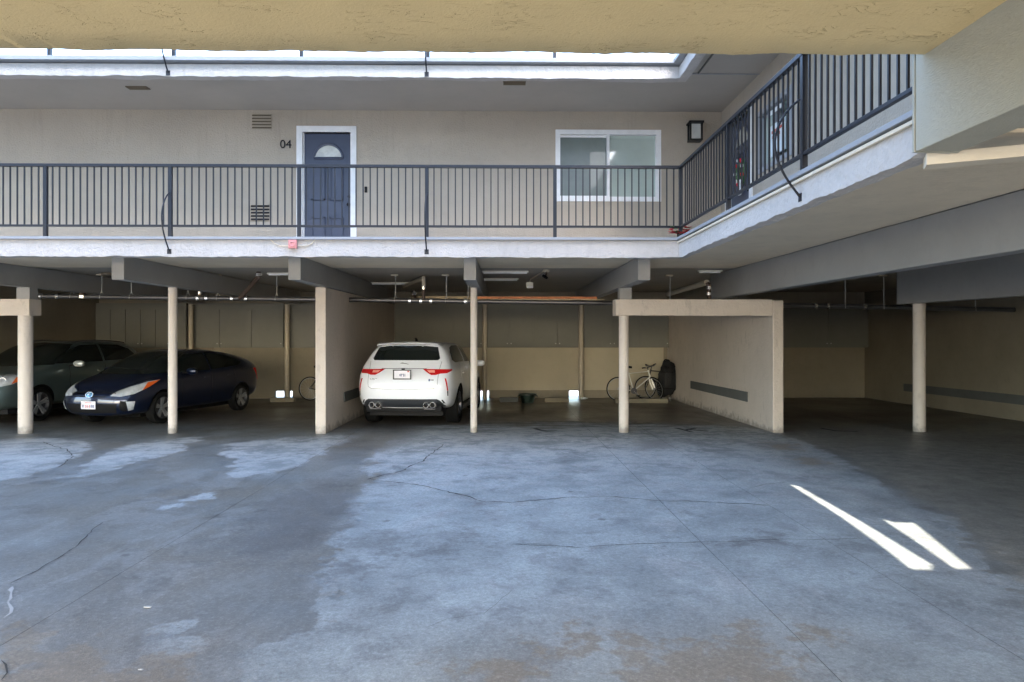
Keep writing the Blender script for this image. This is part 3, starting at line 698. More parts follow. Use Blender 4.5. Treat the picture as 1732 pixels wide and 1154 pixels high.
# ------------------------------------------------------------------ building overhead (camera stands below it)
nb = thing('overhead_building', 'cream trowelled soffit and grey-green end beam of the building overhead, nearest the viewer', 'building', (0, 0, 0))
m = MB(); xs = np.arange(-22, 2.405, .02); rn = random.Random(11); j1 = 0; YN = 3.88; ZN = 3.18
prevj = []
for i, x in enumerate(xs):
    j1 = j1*.86+rn.uniform(-1, 1)*.0075; big = .015*math.sin(x*.9+1)+.012*math.sin(x*2.3)
    bite = -.03 if (-2.45 < x < -1.5) else 0
    e = j1+big*.5+(-.012 if abs(x+2.5) < .5 else 0)
    x = float(min(x, 2.40)); r2 = .003*math.sin(x*9)+rn.uniform(-.0006, .0006)
    m.v += [(x, -3, ZN), (x, 0.6, ZN), (x, 3.0, ZN), (x, 3.6, ZN+.003*math.sin(x*7)), (x, YN-.03+e*.5, ZN-.002+r2), (x, YN+e, ZN+.012+r2), (x, YN-.002, ZN+.05), (x, YN-.002, ZN+.4)]
for i in range(len(xs)-1):
    for k in range(7): m.f.append((i*8+k, i*8+k+1, (i+1)*8+k+1, (i+1)*8+k)); m.m.append(0)
m.build('soffit', M['near'], nb, smooth=True)
B('upper_wall', -22, 2.50, -3, YN-.03, ZN+.42, 10.0, M['paleout'], nb)
B('beam', 2.402, 2.662, -3, 3.94, 2.65, ZN+.39, M['nearbeam'], nb, bevel=.008)
B('beam_end_cap', 2.398, 2.665, 3.943, 3.965, 2.648, ZN+.39, M['nearbeam'], nb, bevel=.003)
# cream ledge springing from the wing fascia towards the right
A0 = Vector((pX(1567, 4.05), 4.05, 0)); A1 = Vector((3.06, 3.80, 0)); zl0, zl1 = pZ(279, 1567, 4.05), pZ(259.5, 1578, 4.05)
dd = (A1-A0).normalized(); nn = Vector((-dd.y, dd.x, 0))*.14
m = MB(); m.prism([(*(A0)[:2], zl0), (*(A1)[:2], zl0), (*(A1+nn)[:2], zl0), (*(A0+nn)[:2], zl0)], (0, 0, zl1-zl0)); m.build('ledge', M['ledge'], nb, bevel=.004)
for x in (-14, -9, -4, 1):
    o = B('rear_column', x-.15, x+.15, -2.9, -2.6, -.0, ZN-.002, M['pier'], nb)

# ------------------------------------------------------------------ carport columns
def column(px, ytop, r, label):
    x = pX(px, 12.3); z0 = fz(12.3)-.01; m = MB(); rnd = random.Random(int(px)); prof = []
    n_ = 26
    for i in range(n_+1): prof.append((ytop*1.0*i/n_-z0*i/n_, r*(1+rnd.uniform(-.012, .012))))
    m.lathe((x, 12.3, z0), (0, 0, 1), prof, 20)
    o = m.build('carport_column', M['column'], origin=(x, 12.3, z0), smooth=True)
    return tag(o, label, 'column', 'round columns along the front of the carport')
column(43, lz0-.002, .115, 'round cream column in front of the dark green SUV')
column(292, 2.398, .076, 'slim round column across the left front wing of the blue hatchback')
column(801.5, 2.398, .062, 'slimmest round column, just right of the white SUV')
column(1055, lz0-.002, .088, 'round column under the left end of the cream cross beam, before the bicycle')
column(1555, 2.118, .105, 'round column standing alone in the dark right-hand carport')

# ------------------------------------------------------------------ railings
def unit_box(sx, sy, h):
    me = MB().box(-sx/2, sx/2, -sy/2, sy/2, 0, h).build('tmp', M['rail']); d = me.data; bpy.data.objects.remove(me); return d
bal = unit_box(.016, .016, .855); pst = unit_box(.05, .045, 1.03); pst_s = unit_box(.045, .05, 1.03)
def railing(label, axis, fixed, posts, z, a_from, a_to, brace_at, sp=.1065, gap=17):
    t = thing('walkway_railing', label, 'railing', ((posts[0], fixed, z) if axis == 'x' else (fixed, posts[0], z)))
    o0 = Vector(t['_o'])
    def P(a, h=0): return Vector((a, fixed, z+h) if axis == 'x' else (fixed, a, z+h))-o0
    def rail(nm, a0, a1, h0, h1, wd):
        p0, p1 = P(a0), P(a1); m = MB()
        if axis == 'x': m.box(p0.x, p1.x, p0.y-wd/2, p0.y+wd/2, h0, h1)
        else: m.box(p0.x-wd/2, p0.x+wd/2, min(p0.y, p1.y), max(p0.y, p1.y), h0, h1)
        return m.build(nm, M['rail'], t, local=True, bevel=.003)
    rail('top_rail', a_from, a_to, .99, 1.03, .055); rail('bottom_rail', a_from, a_to, .145, .175, .035)
    for p in posts: link('post', pst if axis == 'x' else pst_s, t, P(p))
    ps = sorted(posts)
    allp = [ps[0]-(ps[1]-ps[0])]+ps+[ps[-1]+(ps[-1]-ps[-2])]
    for a, b_ in zip(allp[:-1], allp[1:]):
        for i in range(1, gap+1):
            q = a+(b_-a)*i/(gap+1)
            if min(a_from, a_to) < q < max(a_from, a_to): link('baluster', bal, t, P(q, .155))
    for a in brace_at:
        pts = []
        for i in range(15):
            u = i/14; h = .66*(1-u)-.17*u if False else .62+(-.20-.62)*u
            out = .03+.24*math.sin(math.pi*min(1, u*1.02))**.8*(1-u*.25)+.005
            q = P(a, h)
            pts.append(q+(Vector((0, -out, 0)) if axis == 'x' else Vector((-out, 0, 0))))
        m = MB().tube(pts, .0105, 6)
        br = m.build('brace', M['rail'], t, local=True)
        e = pts[-1]; m = MB()
        if axis == 'x': m.box(e.x-.03, e.x+.03, e.y-.0, e.y+.035, e.z-.04, e.z+.03)
        else: m.box(e.x-.0, e.x+.035, e.y-.03, e.y+.03, e.z-.04, e.z+.03)
        m.build('brace_foot', M['rail'], t, local=True)
    return t
YR = 9.70
fp = [pX(v, YR) for v in (-355, -139, 77, 288, 506, 722, 938.5)]
railing('dark metal railing along the front of the walkway below door 04', 'x', YR, fp+[XE+.03], HW, fp[0], XE+.03, [pX(288, YR), pX(722, YR)])
sp_ = [7.64, 5.72, 3.82]
railing('dark metal railing of the right-hand walkway, climbing steeply towards the viewer', 'y', XE+.03, sp_, HW, YR-.03, 2.0, [5.72], gap=17)
railing('upper walkway railing of which only the bottom rail shows against the white sky', 'x', YR, [pX(v, YR) for v in (-132, 84, 294, 510, 724, 938)], 5.450, pX(-355, YR), XE-.1, [pX(286, YR), pX(722, YR)])

# ------------------------------------------------------------------ things on the walkways
def lantern():
    x0, x1 = pX(1165, YW-.1), pX(1186, YW-.1); z0, z1 = pZ(239, 1175, YW-.1), pZ(207, 1175, YW-.1)
    cx = (x0+x1)/2; hw = (x1-x0)/2-.01
    t = thing('wall_lantern', 'black box lantern with pale glass on the wall right of the window', 'lamp', (cx, YW, z0))
    B('back_plate', cx-hw*.8, cx+hw*.8, YW-.02, YW-.001, z0+.02, z1-.02, M['black'], t)
    B('glass', cx-hw+.02, cx+hw-.02, YW-.17, YW-.03, z0+.025, z1-.045, M['lampglass'], t)
    f = MB()
    for sx in (-1, 1):
        for yy in (YW-.18, YW-.04):
            f.box(cx+sx*hw-.012, cx+sx*hw+.012, yy-.012, yy+.012, z0, z1-.03)
    f.box(cx-hw-.012, cx+hw+.012, YW-.195, YW-.02, z0-.002, z0+.02); f.build('frame', M['blackmetal'], t)
    B('cap', cx-hw-.03, cx+hw+.03, YW-.22, YW-.005, z1-.035, z1, M['blackmetal'], t, bevel=.008)
lantern()
al = thing('fire_alarm', 'small faded red alarm box on the walkway fascia below door 04', 'alarm box', (pX(497, YB), YB, pZ(421, 497, YB)))
x0, x1 = pX(489.5, YB), pX(503.5, YB); z0, z1 = pZ(421, 497, YB), pZ(406.5, 497, YB)
B('housing', x0, x1, YB-.06, YB-.012, z0, z1, M['alarm'], al, bevel=.008)
MB().lathe(((x0+x1)/2, YB-.06, (z0+z1)/2), (0, -1, 0), [(0,.045),(.008,.045),(.012,.03),(.004,.02),(.004,0)], 20).build('sounder', M['alarm'], al)
m = MB(); zc = (z0+z1)/2-.02; m.tube([(x1, YB-.015, zc), (x1+.12, YB-.015, zc-.005), (x1+.2, YB-.015, zc+.03), (x1+.25, YB-.015, zc+.09)], .007, 6); m.tube([(x0, YB-.015, zc), (x0-.12, YB-.015, zc-.002), (x0-.2, YB-.015, zc+.03), (x0-.27, YB-.015, zc+.09)], .007, 6)
m.build('cable', M['ledge'], al)
def poinsettia():
    x, y = 2.58, 9.80
    t = thing('poinsettia', 'low red poinsettia at the inner corner of the walkway railing', 'plant', (x, y, HW))
    MB().lathe((x, y, HW), (0, 0, 1), [(0,0),(0,.055),(.09,.07),(.09,.06),(.08,0)], 14).build('pot', M['black'], t)
    rnd = random.Random(5); lv, pt = MB(), MB()
    for i in range(26):
        a = rnd.uniform(0, 6.28); r0 = rnd.uniform(.02, .22); c = Vector((x+r0*math.cos(a)*1.1, y+r0*math.sin(a)*.5-.04, HW+.07+rnd.uniform(0, .10)))
        for k in range(6):
            b_ = a+k*1.05; l = rnd.uniform(.06, .10); d = Vector((math.cos(b_), math.sin(b_), rnd.uniform(-.4, .4)))*l; s_ = Vector((-math.sin(b_), math.cos(b_), .1))*l*.36
            (pt if i % 3 else lv).poly([c, c+d*.5+s_, c+d, c+d*.5-s_])
    pt.build('bracts', M['red'], t); lv.build('leaves', M['leaf'], t)
poinsettia()
def wreath():
    y, z = 10.62, 4.10; x = XW+.02
    t = thing('wreath', 'small red, white and green wreath hanging on the side wing door', 'wreath', (x, y, z-.25))
    ring = MB().torus((x, y, z), (1, 0, 0), .16, .045, 22, 7, sy=1).build('ring', M['leaf'], t, smooth=True)
    rnd = random.Random(2)
    for i in range(9):
        a = i/9*6.28; MB().lathe((x-.05, y+.16*math.cos(a), z+.19*math.sin(a)), (1, 0, 0), [(-.03,0),(-.02,.025),(0,.035),(.02,.025),(.03,0)], 8).build('bauble', M['red'] if i % 2 else M['white'], t, smooth=True)
    MB().box(x-.05, x-.02, y-.05, y+.05, z-.36, z-.18).build('ribbon', M['white'], t, bevel=.01)
wreath()

# ------------------------------------------------------------------ pipes, lights and lumber under the ceiling
YP = 14.0
def drain(x0, x1, z0, z1, label, bands, r=.048):
    t = thing('drain_pipe', label, 'pipe', (x0, YP, z0))
    f = lambda x: z0+(z1-z0)*(x-x0)/(x1-x0)
    MB().tube([(x0, YP, z0), (x1, YP, z1)], r, 14).build('pipe', M['pipe'], t, smooth=True)
    for x in bands: MB().lathe((x-.025, YP, f(x)), (1, 0, 0), [(0,r),(0,r+.012),(.05,r+.012),(.05,r)], 14).build('clamp', M['pipeband'], t)
    return t, f
zz0, zz1 = pZ(501, 60, YP), pZ(513, 1040, YP)
xs_ = lambda *a: [pX(v, YP) for v in a]
dp, dpf = drain(pX(60, YP), px0-.003, zz0, zz0+(zz1-zz0)*.5, 'long dark drain pipe with silver clamps above the two parked dark cars', xs_(70, 98, 335, 350, 393, 417))
dp2, dpf2 = drain(px1+.003, pX(1045, YP), dpf(px0)-.002, zz1, 'dark drain pipe with silver clamps running above the white SUV to the cross beam', xs_(693, 712, 729, 787))
dp3, dpf3 = drain(5.032, 10.6, pZ(515.5, 1330, YP), pZ(524, 1732, YP), 'black drain pipe under the ceiling of the right-hand carport', xs_(1380, 1400, 1462))
def rod(px, par, f, label=None, ang=0):
    x = pX(px, YP); m = MB(); z = f(x)
    m.tube([(x, YP, CZ), (x, YP, z+.09)], .009, 6); m.tube([(x, YP, z+.12), (x-.02, YP-.04, z+.04), (x-.02, YP-.05, z-.04)], .006, 5); m.tube([(x, YP, z+.12), (x+.02, YP+.04, z+.04), (x+.02, YP+.05, z-.04)], .006, 5)
    h = m.build('hanger', M['rod'], par); B('hanger_plate', x-.09, x+.05, YP-.05, YP+.05, CZ-.03, CZ-.002, M['pvc'], h)
for px_ in (122, 172, 222, 318, 369, 468): rod(px_, dp, dpf)
for px_ in (669, 755, 792): rod(px_, dp2, dpf2)
for px_ in (1430, 1495, 1650): rod(px_, dp3, dpf3)
rod(1133.5, dp2, lambda x: pZ(508, 1133, YP))
def dropper(px, f, par, par_r=.035, top=.62, mats=('pvc', 'rust')):
    x = pX(px, YP); z = f(x); L = CZ-z
    a = MB().tube([(x, YP, CZ), (x, YP, z+L*(1-top))], par_r, 10).build('down_pipe', M[mats[0]], par, smooth=True)
    MB().tube([(x, YP, z+L*(1-top)), (x, YP, z)], par_r*.95, 10).build('fitting', M[mats[1]], par, smooth=True)
    for h in (L*(1-top), L*(1-top)-.12):
        MB().lathe((x, YP, z+h-.02), (0, 0, 1), [(0,par_r),(0,par_r+.01),(.05,par_r+.01),(.05,par_r)], 12).build('clamp', M['pipeband'], par)
dropper(139, dpf, dp, .062, .75); dropper(338, dpf, dp, .035, .55)
m = MB().tube([(pX(405, YP), YP, dpf(pX(405, YP))), (pX(437, 13.4), 13.4, CZ-.10), (pX(437, 13.4), 13.4, CZ)], .045, 10); m.build('branch_pipe', M['rust'], dp, smooth=True)
MB().lathe((pX(437, 13.4), 13.4, CZ-.09), (0, 0, 1), [(0,.05),(0,.062),(.06,.062),(.06,.05)], 12).build('clamp', M['pipeband'], dp)
x = pX(716.5, YP)
MB().tube([(pX(683, 16.5), 16.5, CZ-.07), (x, YP, CZ-.07), (x, YP, pZ(487, 716, YP))], .042, 10).build('branch_pipe', M['pvc'], dp2, smooth=True)
MB().tube([(x, YP, pZ(487, 716, YP)), (x, YP, dpf2(x)+.03)], .034, 10).build('fitting', M['rust'], dp2, smooth=True)
MB().lathe((x, YP, pZ(490, 716, YP)), (0, 0, 1), [(0,.036),(0,.055),(.07,.055),(.07,.036)], 12).build('clamp', M['pipeband'], dp2)
MB().tube([(pX(704, YP), YP, dpf2(0)), (pX(698, 14.4), 14.5, pZ(494, 698, 14.5))], .034, 10).build('branch_pipe', M['rust'], dp2, smooth=True)
MB().lathe((pX(697.5, YP), YP+.3, pZ(496, 698, YP)), (.3, .3, 1), [(-.03,.0),(-.03,.052),(.03,.052),(.03,0)], 12).build('clamp', M['pipeband'], dp2)
sp3 = thing('drain_branch', 'brown pipe with two silver clamps dropping above the right end of the cross beam', 'pipe', (pX(1200, 13.3), 13.3, 2.3))
MB().tube([(pX(1130, 16.5), 16.5, CZ-.26), (pX(1196, 13.3), 13.3, pZ(478, 1196, 13.3))], .055, 10).build('pipe', M['pvc'], sp3, smooth=True)
MB().tube([(pX(1196, 13.3), 13.3, pZ(478, 1196, 13.3)), (pX(1199, 13.3), 13.3, pZ(484, 1199, 13.3)), (pX(1200, 13.3), 13.3, pZ(506, 1200, 13.3))], .04, 10).build('elbow', M['rust'], sp3, smooth=True)
for py in (487, 497): MB().lathe((pX(1199.5, 13.3), 13.3, pZ(py, 1200, 13.3)), (0, 0, 1), [(-.03,.0),(-.03,.052),(.03,.052),(.03,0)], 12).build('clamp', M['pipeband'], sp3)
# surface conduits / batten lights
def batten(a, b_, py, label, wd=.11, h=.05, zt=CZ-.002):
    d = F*(zt-CH)/(HOR-py); x0, x1 = pX(a, d), pX(b_, d); cx = (x0+x1)/2
    t = thing('batten_light', label, 'ceiling light', (cx, d, zt), 'batten lights under the carport ceiling')
    B('housing', x0, x1, d-wd/2, d+wd/2, zt-h*.5, zt, M['lamp_tube'], t)
    MB().tube([(x0+.03, d, zt-h*.75), (x1-.03, d, zt-h*.75)], h*.32, 8).build('tube', M['white'], t, smooth=True)
batten(815, 894, 458.5, 'longer of two pale batten lights right of the middle beam'); batten(815, 877, 471, 'shorter, farther batten light right of the middle beam')
batten(626, 692, 478, 'pale batten light behind the pipes above the white SUV'); batten(1180, 1221, 457, 'pale batten light beside the big grey beam above the cross beam')
batten(452, 489, 462, 'thin pale batten light left of the second beam', wd=.05)
def flood():
    d = 15.0; cx = pX(896, d); z0, z1 = pZ(488, 896, d), pZ(479.5, 896, d)
    t = thing('flood_light', 'small white twin flood light hanging under the ceiling of the empty stall', 'lamp', (cx, d, z1))
    B('body', cx-.075, cx+.075, d-.06, d+.06, z0+.04, z1+.02, M['lamp_tube'], t, bevel=.01)
    B('lens', cx-.07, cx+.07, d-.075, d-.061, z0-.0, z0+.05, M['white'], t)
    MB().tube([(cx, d, z1), (cx+.02, d, CZ-.01)], .014, 6).build('stem', M['pvc'], t)
    MB().tube([(cx+.02, d-.0, CZ-.015), (pX(921, 12.9), 12.9, CZ-.015)], .014, 6).build('conduit', M['pvc'], t)
    x2 = pX(924, 12.85)
    s = thing('security_camera', 'dark camera on a pinkish round mount under the ceiling of the empty stall', 'camera', (x2, 12.85, CZ))
    MB().lathe((x2, 12.85, CZ-.05), (0, 0, 1), [(0,.0),(0,.055),(.045,.06)], 16).build('mount', M['pvc'], s)
    MB().tube([(x2, 12.85, CZ-.05), (x2-.005, 12.85, CZ-.10), (x2-.03, 12.8, CZ-.13), (x2-.015, 12.75, CZ-.155)], .02, 8).build('arm', M['rust'], s, smooth=True)
    MB().tube([(x2-.06, 12.82, CZ-.12), (x2+.0, 12.72, CZ-.17)], .028, 10).build('body', M['black'], s, smooth=True)
flood()
rs = MB().lathe((pX(180, 13.6), 13.6, CZ-.06), (0, 0, 1), [(0,0),(0,.09),(.05,.1)], 16).build('ceiling_lamp', M['vent'], origin=(pX(180, 13.6), 13.6, CZ-.06)); tag(rs, 'small round brown ceiling fitting left of the leftmost visible beam', 'lamp')
zpl = dpf2(1.0)+.075
o = B('lumber_board', pX(800, 14.2)+.1, pX(1008, 14.2), 14.05, 14.25, zpl, zpl+.045, M['plank']); tag(o, 'orange-brown board stored on top of the pipe in the empty stall', 'board')
o = B('lumber_board', pX(800, 14.2)-.1, pX(1020, 14.2), 13.98, 14.10, dpf2(1.0)+.045, dpf2(1.0)+.068, M['lumber']); tag(o, 'pale thin board lying under the orange one on the pipe', 'board')
o = B('lumber_board', pX(700, 14.4), pX(985, 14.4), 14.28, 14.48, zpl-.02, zpl+.062, M['lumber']); tag(o, 'pale board stored behind the orange one on the pipe', 'board')

# ------------------------------------------------------------------ objects in the stalls
def stop(px0_, px1_, y, label, mat='wheelstop'):
    x0, x1 = pX(px0_, y), pX(px1_, y); z = fz(y)
    m = MB(); m.prism([(x0, y-.09, z), (x0, y+.09, z), (x0, y+.055, z+.12), (x0, y-.055, z+.12)], (x1-x0, 0, 0))
    o = m.build('wheel_stop', M[mat], origin=((x0+x1)/2, y, z), bevel=.01); return tag(o, label, 'wheel stop', 'concrete wheel stops at the back of the stalls')
stop(921, 962, 18.6, 'pale concrete wheel stop between the black tub and the daylight gap'); stop(1040, 1129, 18.3, 'concrete wheel stop in front of the silver bicycle')
stop(458, 498, 18.8, 'pale wheel stop beside the daylight gap left of the stucco pier'); stop(845, 876, 18.7, 'dark wheel stop left of the black tub', 'strip')
x, y = pX(892.5, 18.5), 18.5; z = fz(y)
t = thing('tub', 'low black-green plastic tub standing by the back wall of the empty stall', 'tub', (x, y, z))
MB().lathe((x, y, z), (0, 0, 1), [(0,0),(0,.16),(.20,.215),(.215,.245),(.235,.245),(.235,.225),(.21,.205),(.03,.15),(.03,0)], 24).build('basin', M['tub'], t, smooth=True)
for s in (-1, 1): MB().tube([(x+s*.20, y-.06, z+.19), (x+s*.27, y-.04, z+.17), (x+s*.27, y+.04, z+.17), (x+s*.20, y+.06, z+.19)], .012, 6).build('handle', M['tub'], t)
x, y = pF(988, 676); o = MB().lathe((x, y, fz(y)+.035), (1, .2, 0), [(-.1,0),(-.1,.03),(.04,.033),(.08,.014),(.11,.014),(.11,0)], 10).build('bottle', M['sign'], origin=(x, y, fz(y)), smooth=True); tag(o, 'small clear bottle lying on the floor right of the thin post', 'bottle')
def bag():
    cx, cy = pX(1128, 19.1), 19.1; z = fz(cy)
    t = thing('wheeled_bag', 'tall bulging black bag on small wheels in the corner right of the silver bicycle', 'bag', (cx, cy, z))
    bm = bmesh.new(); bmesh.ops.create_icosphere(bm, subdivisions=4, radius=1); rnd = random.Random(4)
    from mathutils import noise as mn
    for v in bm.verts:
        c = v.co; h = (c.z+1)/2
        wdt = .27*(1-.25*h)*(1+.12*math.sin(3*h+1)) ; q = Vector((math.copysign(abs(c.x)**.75, c.x), math.copysign(abs(c.y)**.8, c.y), math.copysign(abs(c.z)**.8, c.z)))
        d = 1+.26*mn.noise(c*2.0+Vector((3,1,2)))+.09*mn.noise(c*6)
        v.co = Vector((q.x*wdt*d+.03*h, q.y*.17*d, .62+q.z*.49*d))
    me = bpy.data.meshes.new('shell'); bm.to_mesh(me); bm.free(); me.materials.append(M['bag']); me.polygons.foreach_set('use_smooth', [True]*len(me.polygons)); link('shell', me, t)
    for zz, rr in ((.35,.275), (.80,.25)):
        MB().torus((.015, 0, zz), (0, 0, 1), rr*.86, .014, 28, 6).build('strap', M['black'], t, local=True, smooth=True)
    MB().tube([(.2,-.02,.98),(.27,-.05,.9),(.31,-.05,.7),(.29,-.04,.5),(.22,-.02,.42)], .016, 8).build('handle', M['black'], t, local=True, smooth=True)
    MB().tube([(-.1,0,1.08),(-.05,0,1.14),(.05,0,1.13),(.1,0,1.06)], .018, 8).build('handle', M['black'], t, local=True, smooth=True)
    for sx in (-.14, .06): MB().lathe((sx, -.12, .05), (1, 0, 0), [(-.02,0),(-.02,.05),(.02,.05),(.02,0)], 14).build('wheel', M['rod'], t, local=True)
bag()
def bicycle(label, loc, rotz, col, steer=0.0, lean=0.0):
    """local x forward, rear hub at origin's x=0"""
    t = thing('bicycle', label, 'bicycle', loc, 'bicycles at the back of the stalls'); t.rotation_euler = (lean, 0, rotz)
    r = .335; rear, front = Vector((0, 0, r)), Vector((1.02, 0, r))
    bb, seat_t, head_t, head_b = Vector((.43, 0, .28)), Vector((.29, 0, .80)), Vector((.86, 0, .82)), Vector((.90, 0, .66))
    fr = MB()
    for a, b_, rr in ((bb, seat_t, .015), (bb, head_b, .018), (seat_t+(bb-seat_t)*.08, head_t, .014), (head_t+Vector((-.01,0,.04)), head_b, .019)): fr.tube([a, b_], rr, 8)
    for s in (-.05, .05):
        fr.tube([bb, rear+Vector((0, s, 0))], .009, 6); fr.tube([seat_t+(bb-seat_t)*.08, rear+Vector((0, s, 0))], .008, 6)
    fr.build('frame', col, t, local=True, smooth=True)
    axis_s = (head_t-head_b).normalized(); S = Matrix.Translation(head_b) @ Matrix.Rotation(steer, 4, axis_s) @ Matrix.Translation(-head_b)
    def sm(mb): mb.v = [tuple(S @ Vector(v)) for v in mb.v]; return mb
    def wheel(c, f):
        w_ = MB().torus(c, (0, 1, 0), r-.015, .015, 36, 7); o = f(w_).build('wheel', M['tyre'], t, local=True, smooth=True)
        f(MB().torus(c, (0, 1, 0), r-.038, .009, 36, 6)).build('rim', M['alloy'], o, local=True, smooth=True)
        sp = MB()
        for i in range(18):
            a = i/18*6.283; sp.tube([c+Vector((.02*math.cos(a+1), .025*(-1)**i, .02*math.sin(a+1))), c+Vector(((r-.04)*math.cos(a), 0, (r-.04)*math.sin(a)))], .0017, 3, caps=False)
        f(sp).build('spokes', M['alloy'], o, local=True)
        f(MB().tube([c+Vector((0,-.05,0)), c+Vector((0,.05,0))], .018, 8)).build('hub', M['alloy'], o, local=True)
    wheel(rear, lambda m: m); wheel(front, sm)
    fk = MB()
    for s in (-.045, .045): fk.tube([head_b+Vector((0,s,-.02)), head_b+Vector((.03,s,-.15)), front+Vector((0, s, 0))], .011, 6)
    sm(fk).build('fork', col, t, local=True, smooth=True)
    hb = MB(); ht = head_t+axis_s*.12; hb.tube([head_t, ht], .014, 8); hb.tube([ht, ht+Vector((.09,0,.02))], .013, 8)
    q = ht+Vector((.09,0,.02)); hb.tube([q+Vector((-.03,-.27,.02)), q+Vector((.02,-.15,0)), q, q+Vector((.02,.15,0)), q+Vector((-.03,.27,.02))], .012, 8)
    ho = sm(hb).build('handlebar', M['darkalloy'], t, local=True, smooth=True)
    for s in (-1, 1): sm(MB().tube([q+Vector((-.02,s*.17,.015)), q+Vector((-.03,s*.28,.02))], .017, 8)).build('grip', M['black'], ho, local=True)
    st = seat_t+(seat_t-bb).normalized()*.14; MB().tube([seat_t, st], .012, 8).build('seat_post', M['alloy'], t, local=True)
    sd_ = MB(); sec = [(-.13,.075,0.015),(-.08,.08,.02),(0,.045,.012),(.08,.02,.005),(.14,.014,-.005)]
    for (x_, w_, z_) in sec: sd_.v += [tuple(st+Vector((x_, -w_, z_))), tuple(st+Vector((x_, 0, z_+.03))), tuple(st+Vector((x_, w_, z_))), tuple(st+Vector((x_, 0, z_-.03)))]
    for i in range(4):
        for j in range(4): j2 = (j+1) % 4; sd_.f.append((i*4+j, i*4+j2, i*4+4+j2, i*4+4+j)); sd_.m.append(0)
    sd_.f += [(0,1,2,3), (16,17,18,19)]; sd_.m += [0, 0]; sd_.build('saddle', M['black'], t, local=True, smooth=True)
    ck = MB().lathe(bb+Vector((0,-.05,0)), (0, 1, 0), [(0,0),(0,.085),(.006,.085),(.006,0)], 20); co = ck.build('crankset', M['darkalloy'], t, local=True)
    for s, d in ((-1, Vector((.10,0,-.13))), (1, Vector((-.10,0,.13)))):
        MB().tube([bb+Vector((0, s*.06, 0)), bb+Vector((0, s*.07, 0))+d], .009, 6).build('crank', M['alloy'], co, local=True)
        c = bb+Vector((0, s*.12, 0))+d; MB().box(c.x-.045, c.x+.045, c.y-.04, c.y+.04, c.z-.012, c.z+.012).build('pedal', M['black'], co, local=True)
    return t
bz = fz(19.0)
bicycle('silver road bicycle leaning by the back wall right of the round column', (pX(1046, 18.9), 18.9, fz(18.9)+.0), R(3), M['bikesilver'], R(-58), R(-3))
bicycle('dark bicycle half hidden behind the silver one and the black bag', (pX(1152, 19.45), 19.5, fz(19.5)), R(182), M['bikedark'], R(10), R(2))
bicycle('dark bicycle of which one wheel shows left of the stucco pier', (pX(524, 19.2), 19.2, fz(19.2)), R(-8), M['bikedark'], 0, R(-2))

# ------------------------------------------------------------------ cars
def car_matrix(x, y, hx, hy):
    n_ = Vector((0, K, 1)).normalized(); f_ = Vector((hx, hy, -K*hy)).normalized(); l_ = n_.cross(f_).normalized(); f_ = l_.cross(n_)
    m = Matrix((( f_.x, l_.x, n_.x, x), (f_.y, l_.y, n_.y, y), (f_.z, l_.z, n_.z, fz(y)), (0, 0, 0, 1))); return m
def loft_body(st, rear_dx, front_dx, rear_b, front_b):
    """st rows: x, z_bottom, w, z_shoulder, w_belt, z_belt, w_roof, z_roof, [dx]"""
    m = MB(); N = 9; rings = []
    for si, s in enumerate(st):
        x, zb, w_, zs, wb, zb2, wr, zr = s[:8]; dx = s[8] if len(s) > 8 else [0]*9
        if si == 0: dx = rear_dx
        if si == len(st)-1: dx = front_dx
        pr = [(0, zb), (w_-.14, zb), (w_-.03, zb+.12), (w_, zs-.20), (w_-.025, zs), (wb, zb2), (wr, zr-.045), (wr-.17, zr-.008), (0, zr+.012)]
        rings.append([(x+dx[j], p[0], p[1]) for j, p in enumerate(pr)])
    vid = {}
    def V(p):
        k = (round(p[0], 5), round(p[1], 5), round(p[2], 5))
        if k not in vid: vid[k] = len(m.v); m.v.append(p)
        return vid[k]
    mir = lambda p: (p[0], -p[1], p[2])
    for a, b_ in zip(rings[:-1], rings[1:]):
        for j in range(N-1):
            m.f.append((V(a[j]), V(b_[j]), V(b_[j+1]), V(a[j+1]))); m.f.append((V(mir(a[j])), V(mir(a[j+1])), V(mir(b_[j+1])), V(mir(b_[j])))); m.m += [0, 0]
    for ring, bulge in ((rings[0], rear_b), (rings[-1], front_b)):
        mid = [ring[0]]+[(ring[j][0]+bulge, 0, ring[j][2]) for j in range(1, 8)]+[ring[8]]
        for sgn in (1, -1):
            q = [(p[0], p[1]*sgn, p[2]) for p in ring]
            h = [ring[0]]+[(ring[j][0]+bulge*.8, ring[j][1]*sgn*.55, ring[j][2]) for j in range(1, 8)]+[ring[8]]
            for j in range(8):
                for (A, B_) in ((q, h), (h, mid)):
                    f_ = [V(A[j]), V(A[j+1]), V(B_[j+1]), V(B_[j])]; g_ = []
                    for i in f_:
                        if i not in g_: g_.append(i)
                    if len(g_) >= 3: m.f.append(tuple(g_)); m.m.append(0)
    return m
def eval_mesh(o):
    dg = bpy.context.evaluated_depsgraph_get(); return bpy.data.meshes.new_from_object(o.evaluated_get(dg))
